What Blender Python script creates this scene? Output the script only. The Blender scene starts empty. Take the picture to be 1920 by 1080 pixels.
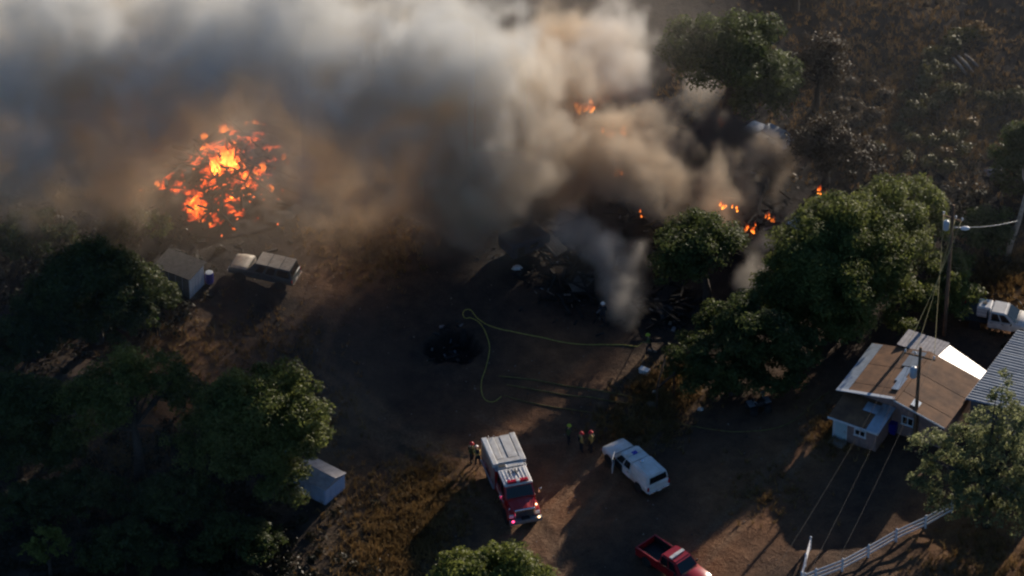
import bpy, bmesh, math, random
import numpy as np
from mathutils import Vector, Matrix

# ------------------------------------------------------------------ camera, sky, sun, exposure
SC = bpy.context.scene
COL = SC.collection
R = math.radians
FPX = 9000.0                 # focal length in pixels of the 1920 wide photograph
PITCH = R(39.0)
DIST = 360.0
CAM = Vector((0, -DIST*math.cos(PITCH), DIST*math.sin(PITCH)))
cam_d = bpy.data.cameras.new('camera')
cam_d.sensor_width = 36.0
cam_d.lens = FPX/1920*36.0
cam_d.clip_start = 5.0
cam_d.clip_end = 6000.0
cam = bpy.data.objects.new('camera', cam_d)
COL.objects.link(cam)
cam.location = CAM
cam.rotation_euler = (math.pi/2 - PITCH, 0, 0)
SC.camera = cam

SUN_AZ, SUN_EL = R(31.0), R(13.5)      # azimuth from +Y towards +X
world = bpy.data.worlds.new('World')
SC.world = world
world.use_nodes = True
wn = world.node_tree.nodes
sky = wn.new('ShaderNodeTexSky')
sky.sky_type = 'NISHITA'
sky.sun_disc = False
sky.sun_elevation = SUN_EL
sky.sun_rotation = SUN_AZ
sky.air_density = 1.0
sky.dust_density = 0.2
sky.ozone_density = 4.0
wn['Background'].inputs['Strength'].default_value = 0.065
wtint = wn.new('ShaderNodeMix'); wtint.data_type = 'RGBA'; wtint.blend_type = 'MULTIPLY'; wtint.inputs[0].default_value = 1.0
wtint.inputs[7].default_value = (0.90, 0.97, 1.05, 1.0)      # camera balanced for the warm sun: the sky reads bluer
world.node_tree.links.new(sky.outputs[0], wtint.inputs[6])
world.node_tree.links.new(wtint.outputs[2], wn['Background'].inputs['Color'])

sun_d = bpy.data.lights.new('sun', 'SUN')
sun_d.energy = 5.0
sun_d.angle = R(0.5)
sun_d.color = (1.0, 0.86, 0.70)
sun = bpy.data.objects.new('sun', sun_d)
COL.objects.link(sun)
SUN_DIR = Vector((math.sin(SUN_AZ)*math.cos(SUN_EL), math.cos(SUN_AZ)*math.cos(SUN_EL), math.sin(SUN_EL)))
sun.rotation_euler = SUN_DIR.to_track_quat('Z', 'Y').to_euler()
sun.location = (40, 60, 80)

vs = SC.view_settings
vs.view_transform = 'Standard'
vs.look = 'None'
vs.gamma = 1.0
vs.use_curve_mapping = False
vs.exposure = 0.42
cy = SC.cycles
cy.use_denoising = True
cy.max_bounces = 8
cy.diffuse_bounces = 2
cy.glossy_bounces = 2
cy.transparent_max_bounces = 16
cy.volume_bounces = 6
cy.volume_step_rate = 2.0
cy.volume_max_steps = 256
cy.use_adaptive_sampling = True
cy.adaptive_threshold = 0.03
cy.sample_clamp_indirect = 4.0
cy.filter_width = 2.3

# ------------------------------------------------------------------ terrain height and pixel -> ground
def smooth(t):
    t = np.clip(t, 0.0, 1.0)
    return t*t*(3-2*t)
def vnoise(x, y, seed=0):
    x = np.asarray(x, float); y = np.asarray(y, float)
    xi = np.floor(x).astype(np.int64); yi = np.floor(y).astype(np.int64)
    fx = x-xi; fy = y-yi
    fx = fx*fx*(3-2*fx); fy = fy*fy*(3-2*fy)
    def h(a, b):
        n = (a*374761393 + b*668265263 + seed*974634777) & 0xffffffff
        n = ((n ^ (n >> 13))*1274126177) & 0xffffffff
        return ((n ^ (n >> 16)) & 0xffff)/65535.0
    return (h(xi, yi)*(1-fx)+h(xi+1, yi)*fx)*(1-fy) + (h(xi, yi+1)*(1-fx)+h(xi+1, yi+1)*fx)*fy
def fbm(x, y, seed=0, oct=4):
    s = 0; a = 0.5
    for i in range(oct):
        s = s + a*vnoise(np.asarray(x)*2**i, np.asarray(y)*2**i, seed+i*7); a *= 0.5
    return s
PIT = None
def hraw(x, y):
    x = np.asarray(x, float); y = np.asarray(y, float)
    hill = 5.0*smooth((0.5*x+0.8*y-24)/42.0)
    far = 60*smooth((np.hypot(x, y)-160)/900.0)
    wild = smooth((np.hypot((x-2)/24.0, (y+8)/18.0)-0.9)/0.6)
    z = hill + far + wild*(fbm(x*0.16, y*0.16, 3)-0.47)*1.1 + (fbm(x*0.7, y*0.7, 11, 3)-0.43)*0.16
    house = np.exp(-(((x-28)/11)**2+((y+12)/10)**2)**2)
    return z*(1-house)
def pit_d(x, y):
    x = np.asarray(x, float); y = np.asarray(y, float)
    return np.hypot((x-PIT[0])/1.75, (y-PIT[1])/1.6)*(0.65+0.8*fbm(x*0.9+3, y*0.9, 41, 4))
def hz(x, y):
    z = hraw(x, y)
    if PIT is not None:
        d = pit_d(x, y)
        z = z - 1.0*smooth((1.15-d)/0.55) + 0.20*np.exp(-((d-1.35)/0.28)**2)
    return z
def ray(u, v):
    d = Vector((0, math.cos(PITCH), -math.sin(PITCH)))*FPX + Vector((1, 0, 0))*(u-960) + Vector((0, math.sin(PITCH), math.cos(PITCH)))*(540-v)
    return d.normalized()
def at(u, v, z=0.0):
    d = ray(u, v); t = (z-CAM.z)/d.z
    return CAM + d*t
def G(u, v, up=0.0):
    """ground point seen at a place of the photograph (up: metres above the ground there)"""
    z = 0.0
    for i in range(12):
        p = at(u, v, z+up); z = float(hz(p.x, p.y))
    return Vector((p.x, p.y, z))
_p = G(850, 655); PIT = (_p.x, _p.y)

# ------------------------------------------------------------------ materials
def mat(name, color, rough=0.7, metal=0.0, noise=0.0, nscale=3.0, spec=0.5, emit=None, bump=0.0, color2=None, coat=0.0, nd=5.0):
    m = bpy.data.materials.new(name); m.use_nodes = True
    nt = m.node_tree; b = nt.nodes['Principled BSDF']
    b.inputs['Base Color'].default_value = (*color, 1)
    b.inputs['Roughness'].default_value = rough
    b.inputs['Metallic'].default_value = metal
    b.inputs['Specular IOR Level'].default_value = spec
    b.inputs['Coat Weight'].default_value = coat
    if emit:
        b.inputs['Emission Color'].default_value = (*emit[0], 1)
        b.inputs['Emission Strength'].default_value = emit[1]
    if noise > 0 or color2 or bump:
        tc = nt.nodes.new('ShaderNodeTexCoord')
        n = nt.nodes.new('ShaderNodeTexNoise'); n.inputs['Scale'].default_value = nscale; n.inputs['Detail'].default_value = nd
        n.inputs['Roughness'].default_value = 0.65
        nt.links.new(tc.outputs['Object'], n.inputs['Vector'])
        if noise > 0 or color2:
            cr = nt.nodes.new('ShaderNodeValToRGB')
            c2 = color2 or tuple(max(0, c*(1-noise)) for c in color)
            c1 = color if color2 else tuple(min(1, c*(1+noise*0.6)) for c in color)
            cr.color_ramp.elements[0].position = 0.35; cr.color_ramp.elements[0].color = (*c2, 1)
            cr.color_ramp.elements[1].position = 0.66; cr.color_ramp.elements[1].color = (*c1, 1)
            nt.links.new(n.outputs['Fac'], cr.inputs['Fac'])
            nt.links.new(cr.outputs[0], b.inputs['Base Color'])
        if bump:
            bp = nt.nodes.new('ShaderNodeBump'); bp.inputs['Strength'].default_value = bump; bp.inputs['Distance'].default_value = 0.05
            nt.links.new(n.outputs['Fac'], bp.inputs['Height']); nt.links.new(bp.outputs[0], b.inputs['Normal'])
    return m
def leaf_mat(name, ca, cb, trans=0.35, rough=0.55):
    """foliage: colour differs from leaf to leaf, some light passes through"""
    m = bpy.data.materials.new(name); m.use_nodes = True
    nt = m.node_tree; b = nt.nodes['Principled BSDF']; out = nt.nodes['Material Output']
    geo = nt.nodes.new('ShaderNodeNewGeometry')
    tc = nt.nodes.new('ShaderNodeTexCoord')
    n = nt.nodes.new('ShaderNodeTexNoise'); n.inputs['Scale'].default_value = 0.55; n.inputs['Detail'].default_value = 3
    nt.links.new(tc.outputs['Object'], n.inputs['Vector'])
    add = nt.nodes.new('ShaderNodeMath'); add.operation = 'MULTIPLY_ADD'; add.inputs[1].default_value = 0.55
    sub = nt.nodes.new('ShaderNodeMath'); sub.operation = 'MULTIPLY_ADD'; sub.inputs[1].default_value = 1.5; sub.inputs[2].default_value = -0.5
    nt.links.new(n.outputs['Fac'], sub.inputs[0])
    nt.links.new(geo.outputs['Random Per Island'], add.inputs[0]); nt.links.new(sub.outputs[0], add.inputs[2])
    cr = nt.nodes.new('ShaderNodeValToRGB')
    cr.color_ramp.elements[0].color = (*ca, 1); cr.color_ramp.elements[0].position = 0.1
    cr.color_ramp.elements[1].color = (*cb, 1); cr.color_ramp.elements[1].position = 0.95
    nt.links.new(add.outputs[0], cr.inputs['Fac'])
    nt.links.new(cr.outputs[0], b.inputs['Base Color'])
    b.inputs['Roughness'].default_value = rough; b.inputs['Specular IOR Level'].default_value = 0.25
    tr = nt.nodes.new('ShaderNodeBsdfTranslucent'); nt.links.new(cr.outputs[0], tr.inputs['Color'])
    mx = nt.nodes.new('ShaderNodeMixShader'); mx.inputs[0].default_value = trans
    nt.links.new(b.outputs[0], mx.inputs[1]); nt.links.new(tr.outputs[0], mx.inputs[2]); nt.links.new(mx.outputs[0], out.inputs['Surface'])
    return m
M = {}
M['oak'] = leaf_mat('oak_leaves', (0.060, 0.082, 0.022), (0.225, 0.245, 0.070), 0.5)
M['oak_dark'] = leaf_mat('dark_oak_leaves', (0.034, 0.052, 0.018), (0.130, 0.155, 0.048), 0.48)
M['oak_bright'] = leaf_mat('bright_oak_leaves', (0.070, 0.095, 0.020), (0.230, 0.250, 0.060), 0.48)
M['oak_brown'] = leaf_mat('scorched_leaves', (0.030, 0.022, 0.013), (0.062, 0.044, 0.024), 0.4)
M['pine'] = leaf_mat('grey_green_needles', (0.115, 0.140, 0.065), (0.320, 0.335, 0.165), 0.58)
M['scrub_gold'] = leaf_mat('golden_scrub', (0.110, 0.070, 0.025), (0.290, 0.180, 0.066), 0.25)
M['scrub_olive'] = leaf_mat('olive_scrub', (0.050, 0.050, 0.018), (0.170, 0.150, 0.052), 0.25)
M['scrub_brown'] = leaf_mat('brown_scrub', (0.070, 0.053, 0.035), (0.120, 0.092, 0.058), 0.5)
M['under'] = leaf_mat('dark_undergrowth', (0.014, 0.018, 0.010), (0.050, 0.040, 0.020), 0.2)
M['grass'] = leaf_mat('dry_grass', (0.120, 0.070, 0.026), (0.330, 0.210, 0.085), 0.3)
M['bark'] = mat('bark', (0.070, 0.052, 0.040), 0.9, noise=0.5, nscale=6, bump=0.6)
M['palebark'] = mat('pale_bark', (0.42, 0.36, 0.29), 0.85, noise=0.35, nscale=4, bump=0.3)
M['char'] = mat('charred_wood', (0.016, 0.014, 0.013), 0.95, noise=0.6, nscale=5, bump=0.6)
M['ash'] = mat('ash', (0.055, 0.050, 0.047), 0.95, color2=(0.014, 0.012, 0.011), nscale=2.2, bump=0.5)
M['white'] = mat('white_paint', (0.80, 0.80, 0.79), 0.30, color2=(0.66, 0.63, 0.58), nscale=1.6, coat=0.3)
M['white_dusty'] = mat('dusty_white_paint', (0.70, 0.69, 0.66), 0.5, color2=(0.50, 0.47, 0.43), nscale=1.8, coat=0.1)
M['red'] = mat('red_paint', (0.42, 0.016, 0.018), 0.28, noise=0.15, nscale=2, coat=0.5)
M['darkred'] = mat('dark_red_paint', (0.34, 0.012, 0.018), 0.30, noise=0.15, nscale=2, coat=0.5)
M['glass'] = mat('dark_glass', (0.012, 0.016, 0.018), 0.08, spec=0.6)
M['rubber'] = mat('rubber', (0.018, 0.018, 0.018), 0.85, noise=0.3, nscale=8)
M['black'] = mat('black_plastic', (0.015, 0.015, 0.017), 0.6, noise=0.2, nscale=6)
M['chrome'] = mat('chrome', (0.75, 0.76, 0.78), 0.2, 1.0, noise=0.08, nscale=6)
M['steel'] = mat('dull_steel', (0.42, 0.43, 0.45), 0.45, 0.7, noise=0.2, nscale=5)
M['grey'] = mat('grey_metal', (0.22, 0.23, 0.25), 0.55, 0.3, noise=0.25, nscale=4)
M['lamp'] = mat('headlamp_glass', (0.75, 0.77, 0.8), 0.1, spec=0.8)
M['redlamp'] = mat('red_lamp_lens', (0.50, 0.01, 0.02), 0.2, spec=0.7)
M['bluelamp'] = mat('blue_lamp_lens', (0.02, 0.03, 0.40), 0.2, spec=0.7)
M['litlamp'] = mat('lit_red_lamp', (0.6, 0.02, 0.08), 0.3, emit=((1.0, 0.06, 0.18), 3.0))
M['warm_glow'] = mat('amber_glow', (0.9, 0.6, 0.3), 0.3, emit=((1.0, 0.62, 0.32), 5.0))
M['beige'] = mat('faded_beige_paint', (0.36, 0.32, 0.27), 0.6, noise=0.25, nscale=3)
M['teal'] = mat('dark_teal_paint', (0.030, 0.055, 0.065), 0.45, noise=0.3, nscale=3)
M['skin'] = mat('skin', (0.42, 0.25, 0.17), 0.6, noise=0.1)
M['coat'] = mat('yellow_turnout_coat', (0.42, 0.32, 0.09), 0.8, noise=0.35, nscale=7)
M['coat_green'] = mat('olive_coat', (0.10, 0.12, 0.045), 0.85, noise=0.35, nscale=7)
M['trousers'] = mat('dark_trousers', (0.020, 0.022, 0.030), 0.9, noise=0.3, nscale=7)
M['glove'] = mat('leather_glove', (0.09, 0.065, 0.04), 0.85, noise=0.2)
M['boot'] = mat('black_boot', (0.012, 0.012, 0.012), 0.7, noise=0.2)
M['helmet_red'] = mat('red_helmet', (0.55, 0.02, 0.03), 0.35, noise=0.1)
M['helmet_lime'] = mat('lime_helmet', (0.40, 0.50, 0.03), 0.4, noise=0.1)
M['helmet_white'] = mat('white_helmet', (0.8, 0.8, 0.78), 0.35, noise=0.1)
M['hose'] = mat('yellow_hose', (0.46, 0.40, 0.085), 0.8, noise=0.3, nscale=3)
M['hose_brown'] = mat('dirty_hose', (0.20, 0.155, 0.05), 0.85, noise=0.4, nscale=3)
M['wood_dark'] = mat('dark_wood', (0.055, 0.035, 0.022), 0.9, noise=0.4, nscale=6)
M['pole'] = mat('pole_wood', (0.16, 0.095, 0.055), 0.9, noise=0.35, nscale=5)
M['greywood'] = mat('weathered_wood', (0.20, 0.18, 0.16), 0.9, noise=0.4, nscale=5)
M['vinyl'] = mat('white_vinyl', (0.72, 0.73, 0.76), 0.4, noise=0.06, nscale=3)
M['wire'] = mat('wire', (0.38, 0.32, 0.13), 0.6, noise=0.1)
M['wire_dark'] = mat('dark_cable', (0.035, 0.030, 0.026), 0.7, noise=0.1)
M['insul'] = mat('porcelain', (0.80, 0.82, 0.85), 0.25, noise=0.05)
M['can'] = mat('transformer_paint', (0.45, 0.52, 0.60), 0.4, noise=0.12)
M['wall'] = mat('mauve_siding', (0.27, 0.185, 0.17), 0.8, noise=0.15, nscale=3)
M['rust'] = mat('rusty_sheet', (0.25, 0.125, 0.058), 0.8, 0.0, color2=(0.105, 0.050, 0.026), nscale=0.8, bump=0.1, nd=8)
M['galv'] = mat('pale_galvanised_sheet', (0.46, 0.53, 0.60), 0.40, 0.5, noise=0.2, nscale=2)
M['whiteroof'] = mat('white_roof_sheet', (0.84, 0.82, 0.78), 0.42, 0.0, noise=0.06, nscale=2, spec=0.8)
M['blueroof'] = mat('blue_grey_roof_sheet', (0.20, 0.24, 0.29), 0.6, 0.0, noise=0.18, nscale=1.5)
M['doorpaint'] = mat('pale_aqua_door', (0.38, 0.52, 0.58), 0.5, noise=0.06)
M['trimwhite'] = mat('white_trim', (0.62, 0.66, 0.70), 0.5, noise=0.08)
M['bluebin'] = mat('blue_plastic', (0.012, 0.022, 0.26), 0.45, noise=0.15)
M['tarp'] = mat('turquoise_tarp', (0.035, 0.24, 0.33), 0.55, noise=0.25, nscale=3)
M['shedwall'] = mat('pale_blue_shed_wall', (0.44, 0.53, 0.70), 0.55, noise=0.12, nscale=2)
M['dusty_shade_roof'] = mat('dusty_or_shaded_roof', (0.34, 0.32, 0.33), 0.7, noise=0.3, nscale=2.5)
M['darktarp'] = mat('dark_blue_tarp', (0.030, 0.036, 0.060), 0.6, noise=0.35, nscale=2, bump=0.4)
M['oldroof'] = mat('old_roof_sheet', (0.085, 0.08, 0.075), 0.8, noise=0.4, nscale=2.5)
M['rock'] = mat('rock', (0.24, 0.19, 0.15), 0.9, noise=0.4, nscale=4, bump=0.5)

# ------------------------------------------------------------------ object helpers
def link(o, parent=None):
    COL.objects.link(o)
    if parent is not None: o.parent = parent
    return o
def tag(o, label=None, cat=None, group=None, kind=None):
    if label: o['label'] = label
    if cat: o['category'] = cat
    if group: o['group'] = group
    if kind: o['kind'] = kind
    return o
def thing(name, label, cat, loc=(0, 0, 0), rz=0.0, group=None):
    o = bpy.data.objects.new(name, None); link(o)
    o.empty_display_size = 0.3
    o.location = loc; o.rotation_euler = (0, 0, rz)
    return tag(o, label, cat, group)
def obj(name, bm, m, parent=None, shade=False, loc=None):
    me = bpy.data.meshes.new(name)
    if isinstance(bm, bmesh.types.BMesh):
        bmesh.ops.recalc_face_normals(bm, faces=bm.faces[:])
        bm.to_mesh(me); bm.free()
    else:
        v, f = bm; me.from_pydata([tuple(p) for p in v], [], f)
    for mm in (m if isinstance(m, (list, tuple)) else [m]): me.materials.append(mm if not isinstance(mm, str) else M[mm])
    if shade:
        for p in me.polygons: p.use_smooth = True
    o = bpy.data.objects.new(name, me); link(o, parent)
    if loc is not None: o.location = loc
    return o
def share(o, name, parent=None, loc=None, rot=None, scale=None, m=None):
    c = bpy.data.objects.new(name, o.data if not isinstance(o, bpy.types.Mesh) else o); link(c, parent)
    if loc is not None: c.location = loc
    if rot is not None: c.rotation_euler = rot
    if scale is not None: c.scale = scale if not isinstance(scale, (int, float)) else (scale,)*3
    return c
def copy_tree(o, parent=None):
    c = o.copy(); COL.objects.link(c); c.parent = parent
    for ch in o.children: copy_tree(ch, c)
    return c
def NB(): return bmesh.new()
def box(bm, c, s, bev=0.0, rz=0.0, mi=0, rot=None):
    r = bmesh.ops.create_cube(bm, size=1.0)
    vs_ = r['verts']
    mt = Matrix.Translation(c) @ (rot if rot is not None else Matrix.Rotation(rz, 4, 'Z')) @ Matrix.Diagonal((*s, 1))
    bmesh.ops.transform(bm, matrix=mt, verts=vs_)
    fs = set(f for v in vs_ for f in v.link_faces)
    for f in fs: f.material_index = mi
    if bev > 0:
        es = list(set(e for v in vs_ for e in v.link_edges))
        bmesh.ops.bevel(bm, geom=es, offset=bev, segments=2, affect='EDGES', profile=0.5)
    return bm
def tube(bm, pts, rad, n=6, cap=True, mi=0):
    pts = [Vector(p) for p in pts]
    rads = rad if isinstance(rad, (list, tuple)) else [rad]*len(pts)
    rings = []; prev = None
    for i, p in enumerate(pts):
        d = (pts[min(i+1, len(pts)-1)]-pts[max(i-1, 0)])
        if d.length < 1e-6: d = Vector((0, 0, 1))
        d.normalize()
        a = d.orthogonal().normalized() if prev is None else (prev-d*prev.dot(d)).normalized()
        prev = a; b = d.cross(a)
        rings.append([bm.verts.new(p+(a*math.cos(2*math.pi*k/n)+b*math.sin(2*math.pi*k/n))*rads[i]) for k in range(n)])
    for i in range(len(rings)-1):
        for k in range(n):
            f = bm.faces.new((rings[i][k], rings[i][(k+1) % n], rings[i+1][(k+1) % n], rings[i+1][k])); f.material_index = mi; f.smooth = True
    if cap:
        for rg in (rings[0], rings[-1]):
            try: bm.faces.new(rg).material_index = mi
            except Exception: pass
    return bm
def lathe(bm, prof, n=16, c=(0, 0, 0), axis='Z', mi=0):
    c = Vector(c); rings = []
    for (r, z) in prof:
        rg = []
        for k in range(n):
            a = 2*math.pi*k/n
            p = Vector((r*math.cos(a), r*math.sin(a), z))
            if axis == 'Y': p = Vector((p.x, p.z, p.y))
            elif axis == 'X': p = Vector((p.z, p.x, p.y))
            rg.append(bm.verts.new(c+p))
        rings.append(rg)
    for i in range(len(rings)-1):
        for k in range(n):
            f = bm.faces.new((rings[i][k], rings[i][(k+1) % n], rings[i+1][(k+1) % n], rings[i+1][k])); f.material_index = mi; f.smooth = True
    for rg in (rings[0], rings[-1]):
        bm.faces.new(rg).material_index = mi
    return bm
def panel(bm, q, th=0.01, mi=0):
    """a thin slab on four points, its thickness along their normal"""
    q = [Vector(p) for p in q]
    n = (q[1]-q[0]).cross(q[3]-q[0]).normalized()*th
    v = [bm.verts.new(p) for p in q]+[bm.verts.new(p+n) for p in q]
    for f in ((0, 1, 2, 3), (4, 5, 6, 7), (0, 1, 5, 4), (1, 2, 6, 5), (2, 3, 7, 6), (3, 0, 4, 7)):
        bm.faces.new([v[i] for i in f]).material_index = mi
    return bm
def loft(bm, secs, mi=0, smoothf=False):
    rings = [[bm.verts.new(p) for p in s] for s in secs]
    n = len(rings[0])
    for i in range(len(rings)-1):
        for k in range(n):
            f = bm.faces.new((rings[i][k], rings[i][(k+1) % n], rings[i+1][(k+1) % n], rings[i+1][k])); f.material_index = mi; f.smooth = smoothf
    bm.faces.new(rings[0]); bm.faces.new(rings[-1])
    return bm
def quads_mesh(name, P, m):
    """P: (N,4,3) array of quads -> mesh"""
    n = len(P); me = bpy.data.meshes.new(name)
    me.vertices.add(n*4); me.loops.add(n*4); me.polygons.add(n)
    me.vertices.foreach_set('co', np.ascontiguousarray(P, dtype=np.float32).ravel())
    me.loops.foreach_set('vertex_index', np.arange(n*4, dtype=np.int32))
    me.polygons.foreach_set('loop_start', np.arange(0, n*4, 4, dtype=np.int32))
    me.polygons.foreach_set('loop_total', np.full(n, 4, dtype=np.int32))
    me.materials.append(M[m] if isinstance(m, str) else m)
    me.update(calc_edges=True)
    return me
def leaf_quads(C, N, size, rng, aspect=0.6, fold=0.0):
    """leaf faces at centres C with normals N"""
    n = len(C)
    N = N/np.maximum(np.linalg.norm(N, axis=1, keepdims=True), 1e-6)
    T = rng.normal(size=(n, 3)); T -= N*(T*N).sum(1, keepdims=True); T /= np.maximum(np.linalg.norm(T, axis=1, keepdims=True), 1e-6)
    B = np.cross(N, T)
    s = size*rng.uniform(0.6, 1.35, size=(n, 1))
    a = T*s*0.5; b = B*s*0.5*aspect
    k = rng.uniform(0.5, 1.0, size=(n, 1))
    return np.stack([C-a-b*k, C+a*0.9-b, C+a+b*k, C-a*0.9+b], axis=1)

# ------------------------------------------------------------------ ground: one sheet to the horizon
def axis_coords(lo, hi, step, far):
    inner = np.arange(lo, hi+1e-6, step)
    outer = [15, 40, 90, 180, 350, 700, 1300, far]
    return np.concatenate([[lo-d for d in reversed(outer)], inner, [hi+d for d in outer]])
gx = axis_coords(-52, 52, 0.36, 2500); gy = axis_coords(-44, 60, 0.36, 2500)
GX, GY = np.meshgrid(gx, gy)
def poly_dist(X, Y, pts):
    d = np.full(X.shape, 1e9)
    for (ax, ay), (bx, by) in zip(pts[:-1], pts[1:]):
        vx, vy = bx-ax, by-ay; L = vx*vx+vy*vy+1e-9
        t = np.clip(((X-ax)*vx+(Y-ay)*vy)/L, 0, 1)
        d = np.minimum(d, np.hypot(X-ax-t*vx, Y-ay-t*vy))
    return d
def gp(*uv): return [(G(u, v).x, G(u, v).y) for u, v in uv]
GZ = hz(GX, GY)
# wheel ruts pressed into the yard
RUTS = [gp((560, 700), (660, 790), (770, 855), (870, 905), (960, 1000), (1000, 1080)),
        gp((590, 690), (690, 765), (800, 830), (910, 880), (1010, 980), (1060, 1080)),
        gp((640, 730), (720, 850), (760, 930)), gp((610, 760), (720, 815), (830, 850), (900, 860)), gp((620, 800), (740, 840), (860, 890)), gp((520, 720), (620, 740), (740, 800)), gp((900, 780), (980, 830), (1060, 820)), gp((940, 1040), (1040, 900), (1110, 800), (1130, 740)), gp((540, 600), (640, 700), (760, 800), (880, 860)),
        gp((960, 1060), (1060, 930), (1140, 840), (1220, 760), (1290, 690)),
        gp((1010, 1070), (1110, 950), (1190, 850), (1270, 760)),
        gp((1240, 1080), (1380, 950), (1500, 820), (1570, 740)), gp((1300, 1080), (1430, 950), (1540, 820)),
        gp((700, 440), (620, 540), (560, 600), (520, 700)), gp((760, 440), (690, 530), (630, 600), (600, 690)),
        gp((1780, 1080), (1850, 1030), (1925, 1000)), gp((1700, 1090), (1800, 1060), (1925, 1040))]
track = np.zeros(GX.shape)
for p in RUTS:
    d = poly_dist(GX, GY, p)
    w = np.exp(-(d/0.22)**2)*(0.5+0.5*vnoise(GX*0.4, GY*0.4, 5))
    GZ = GZ - 0.10*w + 0.06*np.exp(-((d-0.55)/0.22)**2)*(0.4+0.8*vnoise(GX*0.6, GY*0.6, 15))
    track = np.maximum(track, np.exp(-(d/0.35)**2))
def blob(u, v, r, k=1.0):
    p = G(u, v); return np.exp(-((np.hypot(GX-p.x, (GY-p.y)*0.8)/r)**2))*k
burn_shade = np.zeros(GX.shape)  # char marks; smoke shade at the far left is painted in too
for u, v, r, k in [(420, 330, 10, 1.3), (300, 340, 7, 1), (1150, 330, 8, 1), (1280, 300, 8, 1.1), (1400, 330, 7, 1), (1330, 420, 6, 1), (1060, 430, 5, .9),
                   (960, 430, 4, .8), (1540, 250, 8, 1.1), (1560, 120, 7, .9), (1680, 330, 7, .8), (1790, 370, 6, .7), (1700, 160, 9, .5), (1860, 140, 9, .45), (1600, 40, 9, .5), (1240, 540, 4, .9), (1430, 480, 5, 1), (1380, 200, 6, .7), (1150, 200, 6, .9),
                   (1750, 300, 5, .5), (1080, 560, 2.5, .7), (500, 570, 2.5, .7), (1850, 420, 6, .8), (60, 440, 10, 1.0), (200, 410, 9, 1.0), (330, 450, 6, .8), (470, 470, 4, .6), (120, 340, 9, .9)]:
    burn_shade = np.maximum(burn_shade, blob(u, v, r, k))
pitm = smooth((1.25-pit_d(GX, GY))/0.25)
burn_shade = np.clip(burn_shade*1.5*(0.55+0.9*fbm(GX*0.35, GY*0.35, 21)) - 0.12, 0, 1)
burn_shade = np.maximum(burn_shade, pitm)
dry = np.zeros(GX.shape)
for u, v, r, k in [(800, 930, 3.5, 1), (760, 1010, 4, 1), (700, 1060, 4, .8), (1240, 740, 2.6, 1.1), (1190, 800, 2, .7), (1640, 200, 9, .35), (1850, 220, 9, .4), (1880, 520, 5, .9),
                   (650, 900, 4, .3), (330, 680, 6, .5), (680, 460, 4, .6), (1560, 800, 2.5, .5), (1850, 1050, 6, .5), (240, 920, 8, .5), (1700, 80, 9, .3), (60, 560, 5, .4)]:
    dry = np.maximum(dry, blob(u, v, r, k))
dry = np.clip(dry*(0.5+1.0*fbm(GX*0.5, GY*0.5, 31)), 0, 1)*(1-burn_shade*0.8)
far = smooth((np.hypot(GX, GY)-45)/30.0)
dry = np.maximum(dry, far*0.5)
red = np.zeros(GX.shape)  # reddish dirt, brightened along the sun strips with painted sunlight
for u, v, r in [(1050, 690, 4), (960, 800, 5), (1100, 900, 5), (860, 880, 5), (1400, 930, 6), (1330, 1040, 4), (1480, 860, 4), (1540, 790, 4), (1050, 960, 4), (980, 1040, 4), (1120, 860, 3), (850, 920, 4), (650, 500, 4), (1880, 1050, 8), (1900, 560, 5), (330, 700, 5), (1620, 210, 4)]:
    red = np.maximum(red, blob(u, v, r))
ny, nx = GX.shape
V = np.stack([GX, GY, GZ], -1).reshape(-1, 3).astype(np.float32)
ii = (np.arange(ny-1)[:, None]*nx+np.arange(nx-1)[None, :]).ravel()
F = np.stack([ii, ii+1, ii+nx+1, ii+nx], 1).astype(np.int32)
me = bpy.data.meshes.new('ground')
me.vertices.add(len(V)); me.loops.add(F.size); me.polygons.add(len(F))
me.vertices.foreach_set('co', V.ravel()); me.loops.foreach_set('vertex_index', F.ravel())
me.polygons.foreach_set('loop_start', np.arange(0, F.size, 4, dtype=np.int32)); me.polygons.foreach_set('loop_total', np.full(len(F), 4, dtype=np.int32))
me.update(calc_edges=True)
me.polygons.foreach_set('use_smooth', np.ones(len(F), dtype=bool))
for nm, arr in (('burn_shade', burn_shade), ('dry', dry), ('track', track), ('red', red)):
    a = me.attributes.new(nm, 'FLOAT', 'POINT'); a.data.foreach_set('value', np.ascontiguousarray(arr, dtype=np.float32).ravel())
gm = bpy.data.materials.new('dirt'); gm.use_nodes = True
nt = gm.node_tree; bs = nt.nodes['Principled BSDF']; bs.inputs['Roughness'].default_value = 0.95; bs.inputs['Specular IOR Level'].default_value = 0.15
tc = nt.nodes.new('ShaderNodeTexCoord')
def nz(scale, detail=6, rough=0.65):
    n = nt.nodes.new('ShaderNodeTexNoise'); n.inputs['Scale'].default_value = scale; n.inputs['Detail'].default_value = detail; n.inputs['Roughness'].default_value = rough
    nt.links.new(tc.outputs['Object'], n.inputs['Vector']); return n.outputs['Fac']
def ramp(fac, stops):
    r = nt.nodes.new('ShaderNodeValToRGB')
    while len(r.color_ramp.elements) < len(stops): r.color_ramp.elements.new(0.5)
    for e, (p, c) in zip(r.color_ramp.elements, stops): e.position = p; e.color = (*c, 1)
    nt.links.new(fac, r.inputs['Fac']); return r.outputs[0]
def mixc(fac, a, b):
    m = nt.nodes.new('ShaderNodeMix'); m.data_type = 'RGBA'
    nt.links.new(fac, m.inputs[0]); nt.links.new(a, m.inputs[6]); nt.links.new(b, m.inputs[7]); return m.outputs[2]
def attr(n):
    a = nt.nodes.new('ShaderNodeAttribute'); a.attribute_name = n; return a.outputs['Fac']
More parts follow.
